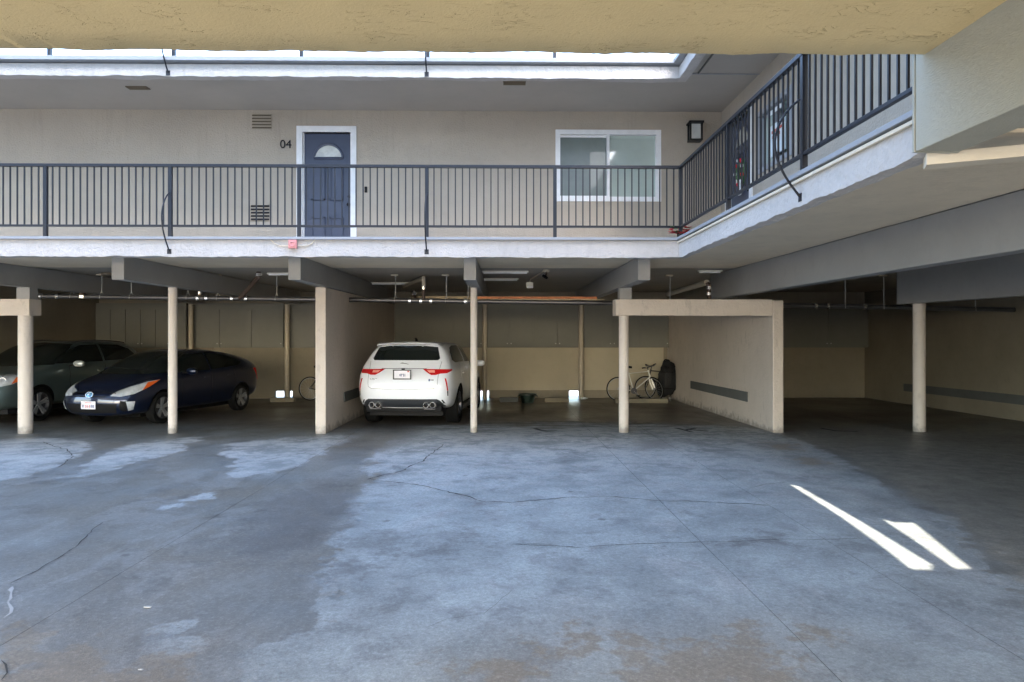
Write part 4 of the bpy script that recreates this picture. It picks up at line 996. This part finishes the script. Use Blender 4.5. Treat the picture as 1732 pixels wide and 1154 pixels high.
def make_car(name, label, cat, mw, st, rdx, fdx, rb, fb, mat, axles, wr_, tw, half):
    t = thing(name, label, cat, mw=mw); t['_o'] = (0, 0, 0)
    o = loft_body(st, rdx, fdx, rb, fb).build('body', mat, local=True)
    s = o.modifiers.new('s', 'SUBSURF'); s.levels = 3; s.render_levels = 3
    me = eval_mesh(o); bm = bmesh.new(); bm.from_mesh(me); bvh = BVHTree.FromBMesh(bm); bm.free()
    o.modifiers.clear(); o.data = me; me.materials.clear(); me.materials.append(mat); me.materials.append(M['liner'])
    cuts = []
    for ax in axles:
        for sg in (-1, 1):
            c = MB().lathe((ax, sg*(half-.30), wr_), (0, sg, 0), [(0,0),(0,wr_+.045),(.55,wr_+.055),(.55,0)], 32).build('cut', M['liner'], merge=True)
            b_ = o.modifiers.new('b', 'BOOLEAN'); b_.operation = 'DIFFERENCE'; b_.object = c; b_.solver = 'EXACT'; b_.material_mode = 'TRANSFER' if hasattr(b_, 'material_mode') else None
            cuts.append(c)
    me2 = eval_mesh(o); o.modifiers.clear(); o.data = me2
    for c in cuts: bpy.data.objects.remove(c)
    me2.polygons.foreach_set('use_smooth', [True]*len(me2.polygons)); me2.set_sharp_from_angle(angle=R(50))
    o.parent = t; o.name = 'body'
    return t, o, bvh
def patch(name, par, bvh, pts, n, mat, off=.006, step=.05, depth=.012):
    """project the outline pts (3D, roughly on the body) along direction n onto the body and raise it by off"""
    n = Vector(n).normalized(); u = n.cross(Vector((0, 0, 1))).normalized(); v = u.cross(n); o = Vector((0, 0, 0))
    P2 = [Vector((Vector(p).dot(u), Vector(p).dot(v))) for p in pts]; out = []
    for a, b_ in zip(P2, P2[1:]+P2[:1]):
        k = max(1, int((b_-a).length/step)); out += [a.lerp(b_, i/k) for i in range(k)]
    nb_ = len(out); x0, x1 = min(p.x for p in out), max(p.x for p in out); y0, y1 = min(p.y for p in out), max(p.y for p in out)
    vs = list(out); xx = x0+step*.5
    while xx < x1:
        yy = y0+step*.5
        while yy < y1:
            if pip((xx, yy), out) and min((Vector((xx, yy))-q).length for q in out) > step*.4: vs.append(Vector((xx, yy)))
            yy += step
        xx += step
    rv, re2, rf, *_ = delaunay_2d_cdt(vs, [], [list(range(nb_))], 1, 1e-6)
    m = MB(); nv = []
    for p in rv:
        st_ = u*p.x+v*p.y-n*8; h, nr, *_ = bvh.ray_cast(st_, n)
        nv.append(None if h is None else (h-n*off, h+n*depth))
    good = [f_ for f_ in rf if all(nv[i] is not None for i in f_)]
    if not good: print('PATCH MISS', name); return None
    m.v = [tuple(q[0]) if q else (0, 0, 0) for q in nv]; b0 = len(m.v); m.v += [tuple(q[1]) if q else (0, 0, 0) for q in nv]
    ed = {}
    for f_ in good:
        m.f.append(tuple(f_)); m.m.append(0)
        for a, b_ in zip(f_, list(f_[1:])+[f_[0]]): ed[(min(a, b_), max(a, b_))] = ed.get((min(a, b_), max(a, b_)), 0)+1
    for (a, b_), c in ed.items():
        if c == 1: m.f.append((a, b_, b0+b_, b0+a)); m.m.append(0)
    bmt = m.build(name, mat, par, local=True, smooth=True); return bmt
def line(name, par, bvh, pts, n, mat, r=.006, close=False, off=.0):
    n = Vector(n).normalized(); q = []
    pts = [Vector(p) for p in pts]+([Vector(pts[0])] if close else [])
    for a, b_ in zip(pts[:-1], pts[1:]):
        k = max(1, int((b_-a).length/.06))
        for i in range(k):
            p = a.lerp(b_, i/k); h, *_ = bvh.ray_cast(p-n*6, n)
            if h is not None: q.append(h-n*off)
    h, *_ = bvh.ray_cast(pts[-1]-n*6, n)
    if h is not None: q.append(h-n*off)
    if len(q) < 2: print('LINE MISS', name); return None
    return MB().tube(q, r, 5).build(name, mat, par, local=True)
def wheels(t, axles, r, tw, half, spokes=5, rmat='alloy', dark=False):
    for ax in axles:
        for sg in (-1, 1):
            c = Vector((ax, sg*(half-tw/2-.012), r)); o_ = Vector((0, sg, 0)); h = tw/2; rr = r*.70
            ty = MB().lathe(c, o_, [(-h,rr),(-h,r-.03),(-h*.8,r-.004),(0,r),(h*.8,r-.004),(h,r-.03),(h*1.02,rr+.04),(h*.8,rr)], 40).build('wheel', M['tyre'], t, local=True, smooth=True)
            MB().lathe(c, o_, [(h*.8,rr),(h*.86,rr),(h*.86,rr-.015),(h*.3,rr-.03),(h*.2,.0)], 40).build('rim', M['darkalloy'], ty, local=True, smooth=True)
            sp = MB(); u = Vector((1, 0, 0)); v = Vector((0, 0, 1))
            for i in range(spokes):
                for dl in ((-.14, .14) if spokes == 5 else (0,)):
                    a = 2*math.pi*i/spokes+.3; d1 = u*math.cos(a+dl)+v*math.sin(a+dl); d0 = u*math.cos(a+dl*.4)+v*math.sin(a+dl*.4); s_ = (u*-math.sin(a)+v*math.cos(a))
                    w0, w1 = .022, .018
                    sp.prism([tuple(c+o_*h*.62+d0*.04+s_*w0), tuple(c+o_*h*.62+d0*.04-s_*w0), tuple(c+o_*h*.80+d1*(rr-.008)-s_*w1), tuple(c+o_*h*.80+d1*(rr-.008)+s_*w1)], -o_*.03)
            sp.build('spokes', M[rmat], ty, local=True)
            MB().lathe(c, o_, [(h*.5,.055),(h*.72,.05),(h*.76,.03),(h*.76,0)], 16).build('hub_cap', M[rmat], ty, local=True, smooth=True)
def mirror(t, x, y, z, mat, s=1, w_=.20):
    for sg in (-1, 1):
        m = MB(); m.lathe((x, sg*y, z), (0, sg, 0), [(-.02,0),(-.01,.05),(.05,.075),(.15,.075),(.2,.055),(.215,0)], 14)
        m.v = [(x+(p[0]-x)*.8, p[1], z+(p[2]-z)*.95) for p in m.v]; o = m.build('mirror', mat, t, local=True, smooth=True)
        MB().tube([(x+.03, sg*(y-.10), z-.04), (x+.02, sg*(y+.04), z-.01)], .02, 6).build('mirror_arm', M['black'], o, local=True)

# --- white SUV seen from behind
L = 4.73
h5 = R(5.5)
suv_st = [
 (0, .36, .91, .98, .86, 1.13, .655, 1.56), (.45, .30, .955, 1.03, .90, 1.17, .70, 1.61, [0,0,0,0,0,0,.20,.24,.24]), (1.0, .28, .972, 1.05, .905, 1.17, .715, 1.64, [0,0,0,0,0,0,.1,.1,.1]),
 (1.9, .27, .965, 1.03, .90, 1.14, .72, 1.652), (2.6, .27, .965, 1.01, .895, 1.12, .715, 1.635), (3.15, .27, .965, 1.0, .885, 1.10, .69, 1.50), (3.6, .27, .965, .98, .87, 1.08, .70, 1.20),
 (3.85, .27, .965, .95, .85, 1.04, .66, 1.08), (4.35, .27, .94, .90, .79, .96, .58, 1.0), (4.66, .27, .86, .78, .70, .82, .5, .86)]
t, body, bv = make_car('parked_suv', 'white SUV parked nose-in with its red tail lamps and four exhausts facing the court', 'car', car_matrix(-1.90, 12.98, math.sin(h5), math.cos(h5)),
    suv_st, [.16,.10,.03,.0,.05,.20,.50,.46,.42], [-.15,-.1,0,.07,.05,.0,-.05,-.08,-.08], -.07, .09, M['paint_white'], (.98, 3.85), .375, .27, .97)
wheels(t, (.98, 3.85), .375, .27, .965, 5, 'darkalloy')
RE = (1, 0, 0)
patch('rear_window', t, bv, [(0,-.63,1.275),(0,.63,1.275),(0,.66,1.31),(0,.585,1.53),(0,.3,1.555),(0,-.3,1.555),(0,-.585,1.53),(0,-.66,1.31)], RE, M['darkglass'])
for sg in (1, -1):
    n_ = (.80, -.60*sg, 0)
    tl = patch('tail_lamp', t, bv, [(.02,sg*.44,1.112),(.28,sg*.93,1.105),(.30,sg*.95,1.085),(.10,sg*.86,1.03),(.05,sg*.74,1.025),(.0,sg*.66,1.00),(.0,sg*.57,1.00),(.02,sg*.50,1.04)], n_, M['taillight'], off=.010, step=.03)
    patch('lamp_lens', tl, bv, [(0,sg*.52,1.09),(0,sg*.68,1.09),(0,sg*.66,1.045),(0,sg*.55,1.045)], n_, M['taillens'], off=.016, step=.03)
    patch('reflector', t, bv, [(.03,sg*.815,.935),(.06,sg*.835,.935),(.07,sg*.875,.70),(.05,sg*.855,.70)], (.9,-.43*sg,0), M['taillight'], off=.008, step=.03)
    patch('reflector_tip', t, bv, [(.05,sg*.855,.695),(.07,sg*.875,.695),(.07,sg*.88,.60),(.06,sg*.865,.60)], (.9,-.43*sg,0), M['black'], off=.008, step=.03)
    patch('bumper_slot', t, bv, [(.03,sg*.74,.53),(.03,sg*.77,.53),(.06,sg*.83,.455),(.05,sg*.78,.46)], (.95,-.3*sg,0), M['diffuser'], off=.006, step=.03)
    yc = sg*.522; MB().prism([(.0, yc-.14, .435), (.0, yc-.11, .365), (.0, yc+.11, .365), (.0, yc+.14, .435), (.0, yc+.11, .505), (.0, yc-.11, .505)], (.08, 0, 0)).build('exhaust_recess', M['black'], t, local=True)
    for yy in (.46, .585):
        MB().lathe((.11, sg*yy, .435), (-1, 0, 0), [(0,.058),(.16,.058),(.17,.052),(.165,.044),(.02,.044),(.02,0)], 24).build('exhaust', [M['chrome']], t, local=True, smooth=True)
        MB().lathe((.02, sg*yy, .435), (-1, 0, 0), [(0,.043),(.02,0)], 16).build('exhaust_bore', M['black'], t, local=True)
    m = MB(); yc = sg*.522; m.tube([(.0+.01, yc-.13, .435), (.01, yc-.10, .36), (.01, yc+.10, .36), (.01, yc+.13, .435), (.01, yc+.10, .50), (.01, yc-.10, .50), (.01, yc-.13, .435)], .012, 6); m.build('exhaust_surround', M['darkalloy'], t, local=True, smooth=True)
patch('diffuser', t, bv, [(0,-.66,.545),(0,.66,.545),(0,.71,.52),(0,.80,.42),(0,.80,.385),(0,-.80,.385),(0,-.80,.42),(0,-.71,.52)], RE, M['diffuser'], off=.012)
B('lower_valance', .08, .30, -.74, .74, .29, .41, M['black'], t, bevel=.03, local=True)
B('underbody', .3, 4.5, -.72, .72, .20, .34, M['black'], t, local=True)
line('hatch_seam', t, bv, [(0,-.70,1.25),(0,-.68,1.1),(0,-.67,.85),(0,-.66,.78),(0,-.60,.745),(0,-.3,.735),(0,.3,.735),(0,.60,.745),(0,.66,.78),(0,.67,.85),(0,.68,1.1),(0,.70,1.25)], RE, M['trim'], .006)
line('hatch_shelf', t, bv, [(0,-.44,1.115),(0,0,1.12),(0,.44,1.115)], RE, M['diffuser'], .007)
B('hatch_handle', .035, .06, -.03, .03, 1.10, 1.12, M['black'], t, local=True)
# spoiler lip
sl = MB(); pts = [(-.64,.50,1.555),(-.60,.40,1.58),(-.3,.33,1.60),(0,.31,1.605),(.3,.33,1.60),(.60,.40,1.58),(.64,.50,1.555)]
for (y_, x_, z_) in pts: sl.v += [(x_, y_, z_-.008), (x_-.01, y_, z_+.005), (x_+.02, y_, z_+.022), (x_+.32, y_*1.0, z_+.035-.01*abs(y_)), (x_+.3, y_, z_-.03)]
for i in range(6):
    for j in range(5): j2 = (j+1) % 5; sl.f.append((i*5+j, i*5+j2, i*5+5+j2, i*5+5+j)); sl.m.append(0)
sl.f += [(0,1,2,3,4), (30,31,32,33,34)]; sl.m += [0, 0]; sl.build('spoiler', M['paint_white'], t, local=True, smooth=True)
MB().tube([(1.2, 0, 1.655), (1.12, 0, 1.70), (1.05, 0, 1.705)], [.03,.02,.008], 8).build('antenna', M['black'], t, local=True)
pl = B('licence_plate', -.035, -.022, -.155, .155, .935, 1.09, M['plate'], t, local=True, bevel=.004)
fr_ = MB(); fr_.box(-.045, -.02, -.175, .175, .915, .937); fr_.box(-.045, -.02, -.175, .175, 1.083, 1.103); fr_.box(-.045, -.02, -.175, -.152, .937, 1.083); fr_.box(-.045, -.02, .152, .175, .937, 1.083); fr_.build('plate_frame', M['diffuser'], pl, local=True)
for yy, zz, ww, hh in ((.02,.975,.02,.05), (.045,.98,.012,.04), (-.03,.97,.014,.055), (-.055,.972,.012,.05), (-.01,1.01,.05,.012)): B('plate_mark', -.039, -.0355, yy-ww/2, yy+ww/2, zz, zz+hh, M['plateink'], pl, local=True)
B('plate_sticker', -.039, -.0352, -.14, -.10, 1.055, 1.08, M['signred'], pl, local=True)
B('plate_back', -.021, .03, -.16, .16, .94, 1.09, M['paint_white'], t, local=True)
def text_on(par, body_, size, loc, mat, name, ry=-90):
    cu = bpy.data.curves.new('t', 'FONT'); cu.body = body_; cu.size = size; cu.extrude = .002; cu.align_x = 'CENTER'
    to = bpy.data.objects.new('t', cu); C.objects.link(to); me = bpy.data.meshes.new_from_object(to.evaluated_get(bpy.context.evaluated_depsgraph_get())); bpy.data.objects.remove(to)
    me.materials.clear(); me.materials.append(mat); o = bpy.data.objects.new(name, me); C.objects.link(o); o.parent = par
    o.matrix_basis = Matrix.Translation(loc) @ Matrix(((0, 0, -1, 0), (-1, 0, 0, 0), (0, 1, 0, 0), (0, 0, 0, 1))); return o
h, *_ = bv.ray_cast(Vector((-3, .57, .92)), Vector((1, 0, 0))); text_on(t, 'F-PACE', .045, (h.x-.004, .56, .905), M['diffuser'], 'lettering')
h, *_ = bv.ray_cast(Vector((-3, -.52, .90)), Vector((1, 0, 0))); MB().lathe((h.x-.004, -.52, .905), (1, 0, 0), [(-.006,0),(-.006,.022),(.01,.022)], 12).build('badge', M['plateink'], t, local=True); MB().box(h.x-.008, h.x+.01, -.60, -.55, .90, .915).build('badge_bar', M['diffuser'], t, local=True)
h, *_ = bv.ray_cast(Vector((-3, 0, 1.21)), Vector((1, 0, 0)))
MB().tube([(h.x-.008, .09, 1.215), (h.x-.008, .05, 1.222), (h.x-.008, .02, 1.218), (h.x-.008, -.02, 1.212), (h.x-.008, -.06, 1.20), (h.x-.008, -.09, 1.195)], [.002,.008,.006,.005,.004,.002], 6).build('emblem', M['diffuser'], t, local=True)
for sg in (1, -1):
    sd_n = (0, -sg, 0)
    patch('side_window', t, bv, [(.62,sg,1.27),(.78,sg,1.43),(1.0,sg,1.52),(1.4,sg,1.56),(1.98,sg,1.565),(1.98,sg,1.215),(.8,sg,1.22)], sd_n, M['darkglass'])
    patch('side_window', t, bv, [(2.04,sg,1.565),(2.6,sg,1.54),(3.0,sg,1.44),(3.35,sg,1.26),(3.45,sg,1.18),(2.04,sg,1.21)], sd_n, M['darkglass'])
    line('door_seam', t, bv, [(2.02,sg,1.18),(2.03,sg,.45)], sd_n, M['trim'], .005); line('door_seam', t, bv, [(1.22,sg,1.18),(1.15,sg,.95),(1.38,sg,.6),(1.45,sg,.45)], sd_n, M['trim'], .005)
    B('door_handle', 1.30, 1.50, sg*.965-.015, sg*.965+.015, .98, 1.005, M['paint_white'], t, local=True, bevel=.006)
    B('sill', 1.4, 3.4, sg*.93-.03, sg*.93+.03, .24, .34, M['diffuser'], t, local=True)
patch('windscreen', t, bv, [(5,-.66,1.14),(5,.66,1.14),(5,.60,1.52),(5,-.60,1.52)], (-1, 0, 0), M['darkglass'])
patch('headlamp', t, bv, [(4.5,.5,.78),(4.5,.84,.8),(4.4,.86,.86),(4.5,.5,.85)], (-.8,-.6,0), M['headlight']); patch('headlamp', t, bv, [(4.5,-.5,.78),(4.5,-.84,.8),(4.4,-.86,.86),(4.5,-.5,.85)], (-.8,.6,0), M['headlight'])
mirror(t, 3.18, .97, 1.14, M['paint_white'])

# --- dark cars facing the court
def front_pieces(t, bv, L, sg, lamp, amber, fog, n_=(-.72, -.69)):
    n3 = (n_[0], n_[1]*sg, 0)
    hl = patch('headlamp', t, bv, [(a, sg*b_, c) for a, b_, c in lamp], n3, M['headlight'], off=.010, step=.03)
    if amber and hl: patch('indicator', hl, bv, [(a, sg*b_, c) for a, b_, c in amber], n3, M['amber'], off=.016, step=.03)
    if fog: patch('corner_lamp', t, bv, [(a, sg*b_, c) for a, b_, c in fog], n3, M['headlight'], off=.012, step=.03)
L = 4.46
ps = [
 (0.0, .34, .82, .95, .76, 1.07, .62, 1.22), (.35, .26, .86, .97, .80, 1.08, .63, 1.31, [0,0,0,0,0,0,.1,.1,.1]), (.95, .22, .87, .97, .81, 1.06, .62, 1.40), (1.6, .21, .87, .96, .81, 1.05, .62, 1.475),
 (2.2, .21, .87, .94, .81, 1.03, .62, 1.49), (2.7, .21, .87, .92, .80, 1.01, .61, 1.43), (3.15, .21, .87, .90, .79, .98, .62, 1.25), (3.55, .21, .87, .88, .77, .95, .62, 1.04), (3.8, .21, .865, .84, .72, .91, .56, .965), (4.15, .20, .83, .76, .64, .82, .46, .86), (4.40, .22, .70, .62, .55, .66, .38, .70)]
ph = Vector((-.205, -.98)).normalized()
fc = Vector((-7.80, 13.03)); rc_ = fc-ph*4.46
t, body, bv = make_car('parked_hatchback', 'dark blue hatchback parked facing out between two columns, white licence plate in front', 'car', car_matrix(rc_.x, rc_.y, ph.x, ph.y),
    ps, [.14,.10,.02,.0,.0,.03,.12,.14,.16], [-.10,-.08,-.02,.02,.0,-.03,-.07,-.10,-.12], -.06, .10, M['paint_blue'], (.84, 3.54), .32, .20, .87)
wheels(t, (.84, 3.54), .32, .20, .868, 5, 'alloy')
for sg in (1, -1):
    front_pieces(t, bv, L, sg, [(4.40,.36,.61),(4.36,.55,.595),(4.2,.72,.64),(3.95,.86,.76),(3.66,.87,.885),(3.9,.78,.86),(4.15,.62,.78),(4.34,.45,.69)], [(4.08,.80,.70),(3.95,.86,.76),(3.66,.87,.885),(3.92,.79,.845)],
        [(4.3,.62,.50),(4.2,.74,.50),(4.22,.72,.34),(4.28,.66,.32)])
    sn = (0, -sg, 0)
    patch('side_window', t, bv, [(2.02,sg,1.40),(2.6,sg,1.36),(2.95,sg,1.22),(3.2,sg,1.05),(3.22,sg,1.0),(2.02,sg,1.02)], sn, M['darkglass']); patch('side_window', t, bv, [(.72,sg,1.16),(1.0,sg,1.27),(1.4,sg,1.37),(1.96,sg,1.405),(1.96,sg,1.03),(.9,sg,1.09)], sn, M['darkglass'])
    line('window_trim', t, bv, [(.72,sg,1.17),(1.0,sg,1.285),(1.4,sg,1.385),(2.0,sg,1.42),(2.6,sg,1.375),(2.95,sg,1.24)], sn, M['bikedark'], .006)
    line('door_seam', t, bv, [(1.98,sg,1.0),(1.99,sg,.3)], sn, M['black'], .005); line('door_seam', t, bv, [(2.98,sg,.98),(3.02,sg,.7),(2.95,sg,.32)], sn, M['black'], .005); line('door_seam', t, bv, [(1.15,sg,1.02),(1.1,sg,.8),(1.3,sg,.35)], sn, M['black'], .005)
    for xx in (1.25, 2.1): B('door_handle', xx, xx+.18, sg*.868-.012, sg*.868+.012, .86, .885, M['paint_blue'], t, local=True, bevel=.006)
    patch('tail_lamp', t, bv, [(.05,sg*.78,1.02),(.3,sg*.84,1.0),(.12,sg*.8,.72),(0.0,sg*.7,.74)], (.6,-.8*sg,0), M['taillight'], off=.008, step=.04)
patch('windscreen', t, bv, [(5,-.74,1.0),(5,-.4,.985),(5,.4,.985),(5,.74,1.0),(5,.62,1.30),(5,.57,1.42),(5,.3,1.445),(5,-.3,1.445),(5,-.57,1.42),(5,-.62,1.30)], (-1, 0, 0), M['darkglass'], off=.03, step=.035)
FR = (-1, 0, 0)
line('bonnet_seam', t, bv, [(3.62,-.74,3),(4.1,-.62,3),(4.32,-.40,3),(4.36,0,3),(4.32,.40,3),(4.1,.62,3),(3.62,.74,3)], (0, 0, -1), M['black'], .004)
line('wiper', t, bv, [(3.52,.55,3),(3.50,-.05,3)], (0, 0, -1), M['black'], .010, off=.01)
line('wiper', t, bv, [(3.50,-.05,3),(3.42,-.5,3)], (0, 0, -1), M['black'], .010, off=.01)
patch('upper_grille', t, bv, [(5,-.36,.605),(5,.36,.605),(5,.33,.585),(5,-.33,.585)], FR, M['black'])
patch('lower_grille', t, bv, [(5,-.55,.46),(5,.55,.46),(5,.50,.28),(5,-.50,.28)], FR, M['black'], off=.004)
patch('fog_recess', t, bv, [(5,.60,.52),(5,.72,.50),(5,.66,.32),(5,.58,.32)], FR, M['black'], off=.005); patch('fog_recess', t, bv, [(5,-.60,.52),(5,-.72,.50),(5,-.66,.32),(5,-.58,.32)], FR, M['black'], off=.005)
h, *_ = bv.ray_cast(Vector((7, 0, .42)), Vector((-1, 0, 0)))
pl = B('licence_plate', h.x+.01, h.x+.02, -.155, .155, .36, .51, M['plate'], t, local=True, bevel=.003)
for yy, ww in ((.11,.025), (.07,.02), (.03,.02), (-.02,.022), (-.06,.02), (-.11,.025)): B('plate_mark', h.x+.0202, h.x+.0225, yy-ww/2, yy+ww/2, .39, .445, M['plateink'] if abs(yy) > .06 else M['alarm'], pl, local=True)
B('plate_mark', h.x+.0202, h.x+.0225, -.07, .07, .475, .488, M['alarm'], pl, local=True)
h, *_ = bv.ray_cast(Vector((7, 0, .63)), Vector((-1, 0, 0)))
em = MB().torus((h.x+.015, 0, .63), (1, 0, .25), .062, .008, 28, 6, 1.0); em.v = [(p[0], p[1]*1.25, .63+(p[2]-.63)*.85) for p in em.v]; e_ = em.build('emblem', M['chrome'], t, local=True, smooth=True)
m = MB().lathe((h.x+.008, 0, .63), (1, 0, .25), [(0,0),(.0,.055),(.006,.05),(.008,0)], 20); m.v = [(p[0], p[1]*1.25, .63+(p[2]-.63)*.85) for p in m.v]; m.build('emblem_field', M['blue_badge'], e_, local=True)
MB().torus((h.x+.02, 0, .632), (1, 0, .25), .022, .005, 16, 5).build('emblem_ring', M['chrome'], e_, local=True)
B('underbody', .3, 3.9, -.60, .60, .16, .26, M['liner'], t, local=True)
mirror(t, 2.88, .90, 1.02, M['paint_blue'])

L = 4.77
rs_ = [
 (0.0, .40, .84, 1.0, .78, 1.13, .62, 1.50), (.40, .32, .90, 1.04, .84, 1.17, .66, 1.60, [0,0,0,0,0,0,.12,.15,.15]), (1.0, .28, .92, 1.05, .86, 1.17, .67, 1.66), (1.8, .27, .92, 1.04, .86, 1.16, .68, 1.69),
 (2.5, .27, .92, 1.02, .85, 1.14, .67, 1.66), (2.95, .27, .92, 1.01, .84, 1.12, .66, 1.53), (3.45, .27, .92, 1.0, .83, 1.10, .67, 1.22), (3.65, .27, .92, .97, .81, 1.07, .64, 1.12), (4.2, .27, .90, .91, .74, .99, .56, 1.04), (4.55, .27, .85, .82, .68, .90, .50, .94), (4.72, .30, .72, .68, .58, .74, .42, .80)]
gh = Vector((-.10, -.995)).normalized(); lw = Vector((-9.50, 14.2)); lf = Vector((gh.y*-1, gh.x))  # left of heading
lf = Vector((-gh.y, gh.x)); cen = lw-lf*.92; rr_ = cen-gh*(3.80)
t, body, bv = make_car('parked_suv', 'dark green SUV parked facing out at the far left behind a column', 'car', car_matrix(rr_.x, rr_.y, gh.x, gh.y),
    rs_, [.12,.08,.02,.0,.03,.12,.30,.30,.28], [-.12,-.08,-.02,.02,.0,-.02,-.06,-.08,-.1], -.06, .10, M['paint_green'], (1.085, 3.80), .355, .235, .92)
wheels(t, (1.085, 3.80), .355, .235, .918, 5, 'alloy')
for sg in (1, -1):
    front_pieces(t, bv, L, sg, [(4.68,.42,.90),(4.68,.46,.76),(4.6,.66,.75),(4.42,.84,.80),(4.2,.89,.95),(4.4,.82,.99),(4.6,.62,.96)], [(4.46,.82,.80),(4.36,.87,.84),(4.2,.89,.95),(4.36,.84,.93)], None)
    n3 = (-.72, -.69*sg, 0)
    for (a, b_, c) in ((4.66, .55, .86), (4.56, .72, .87)):
        h, nr, *_ = bv.ray_cast(Vector((a, sg*b_, c))-Vector(n3)*3, Vector(n3))
        if h: MB().torus(h-Vector(n3)*.012, n3, .055, .012, 20, 6).build('lamp_ring', M['chrome'], t, local=True, smooth=True)
    sn = (0, -sg, 0)
    patch('side_window', t, bv, [(1.86,sg,1.58),(2.4,sg,1.56),(2.75,sg,1.46),(3.15,sg,1.25),(3.25,sg,1.17),(1.86,sg,1.19)], sn, M['darkglass']); patch('side_window', t, bv, [(.55,sg,1.32),(.75,sg,1.48),(1.1,sg,1.57),(1.78,sg,1.585),(1.78,sg,1.2),(.8,sg,1.22)], sn, M['darkglass'])
    line('door_seam', t, bv, [(1.82,sg,1.15),(1.83,sg,.42)], sn, M['black'], .005); line('door_seam', t, bv, [(2.95,sg,1.12),(3.0,sg,.8),(2.92,sg,.42)], sn, M['black'], .005)
    line('roof_rail', t, bv, [(.7,sg*.56,2.2),(1.2,sg*.58,2.2),(2.4,sg*.58,2.2)], (0, 0, -1), M['darkalloy'], .018, off=.03)
    for xx in (1.1, 1.95): B('door_handle', xx, xx+.18, sg*.918-.012, sg*.918+.014, .97, .995, M['paint_green'], t, local=True, bevel=.006)
    patch('fog_recess', t, bv, [(5,sg*.58,.52),(5,sg*.72,.52),(5,sg*.70,.42),(5,sg*.58,.42)], n3, M['black'], off=.006, step=.03)
patch('windscreen', t, bv, [(5,-.78,1.15),(5,0,1.13),(5,.78,1.15),(5,.66,1.5),(5,.60,1.59),(5,0,1.625),(5,-.60,1.59),(5,-.66,1.5)], (-1, 0, 0), M['darkglass'], off=.035, step=.035)
patch('grille', t, bv, [(5,-.34,.88),(5,.34,.88),(5,.27,.66),(5,-.27,.66)], (-1, 0, 0), M['black']); patch('lower_grille', t, bv, [(5,-.5,.5),(5,.5,.5),(5,.45,.36),(5,-.45,.36)], (-1, 0, 0), M['black'])
B('underbody', .3, 4.4, -.70, .70, .20, .34, M['black'], t, local=True)
mirror(t, 2.95, .98, 1.16, flat('pale_mirror_cap', (.45, .48, .47), .25, .3, 1))

# tiny litter on the court floor
for (px_, py_, s_, lab) in ((250, 1029, .022, 'scrap of pale litter lying on the concrete at the lower left'), (238, 1135, .012, 'tiny white chip on the concrete near the bottom left'), (480, 1018, .01, None)):
    if lab is None: continue
    x, y = pF(px_, py_); m = MB().prism([(x-s_, y-s_*.3, fz(y)+.006), (x+s_*.8, y-s_*.5, fz(y)+.006), (x+s_, y+s_*.2, fz(y)+.006), (x-s_*.4, y+s_*.5, fz(y)+.006)], (0, 0, s_*.25))
    tag(m.build('litter', M['filler'], origin=(x, y, fz(y))), lab, 'litter')

for o in bpy.data.objects:
    if '_o' in o: del o['_o']
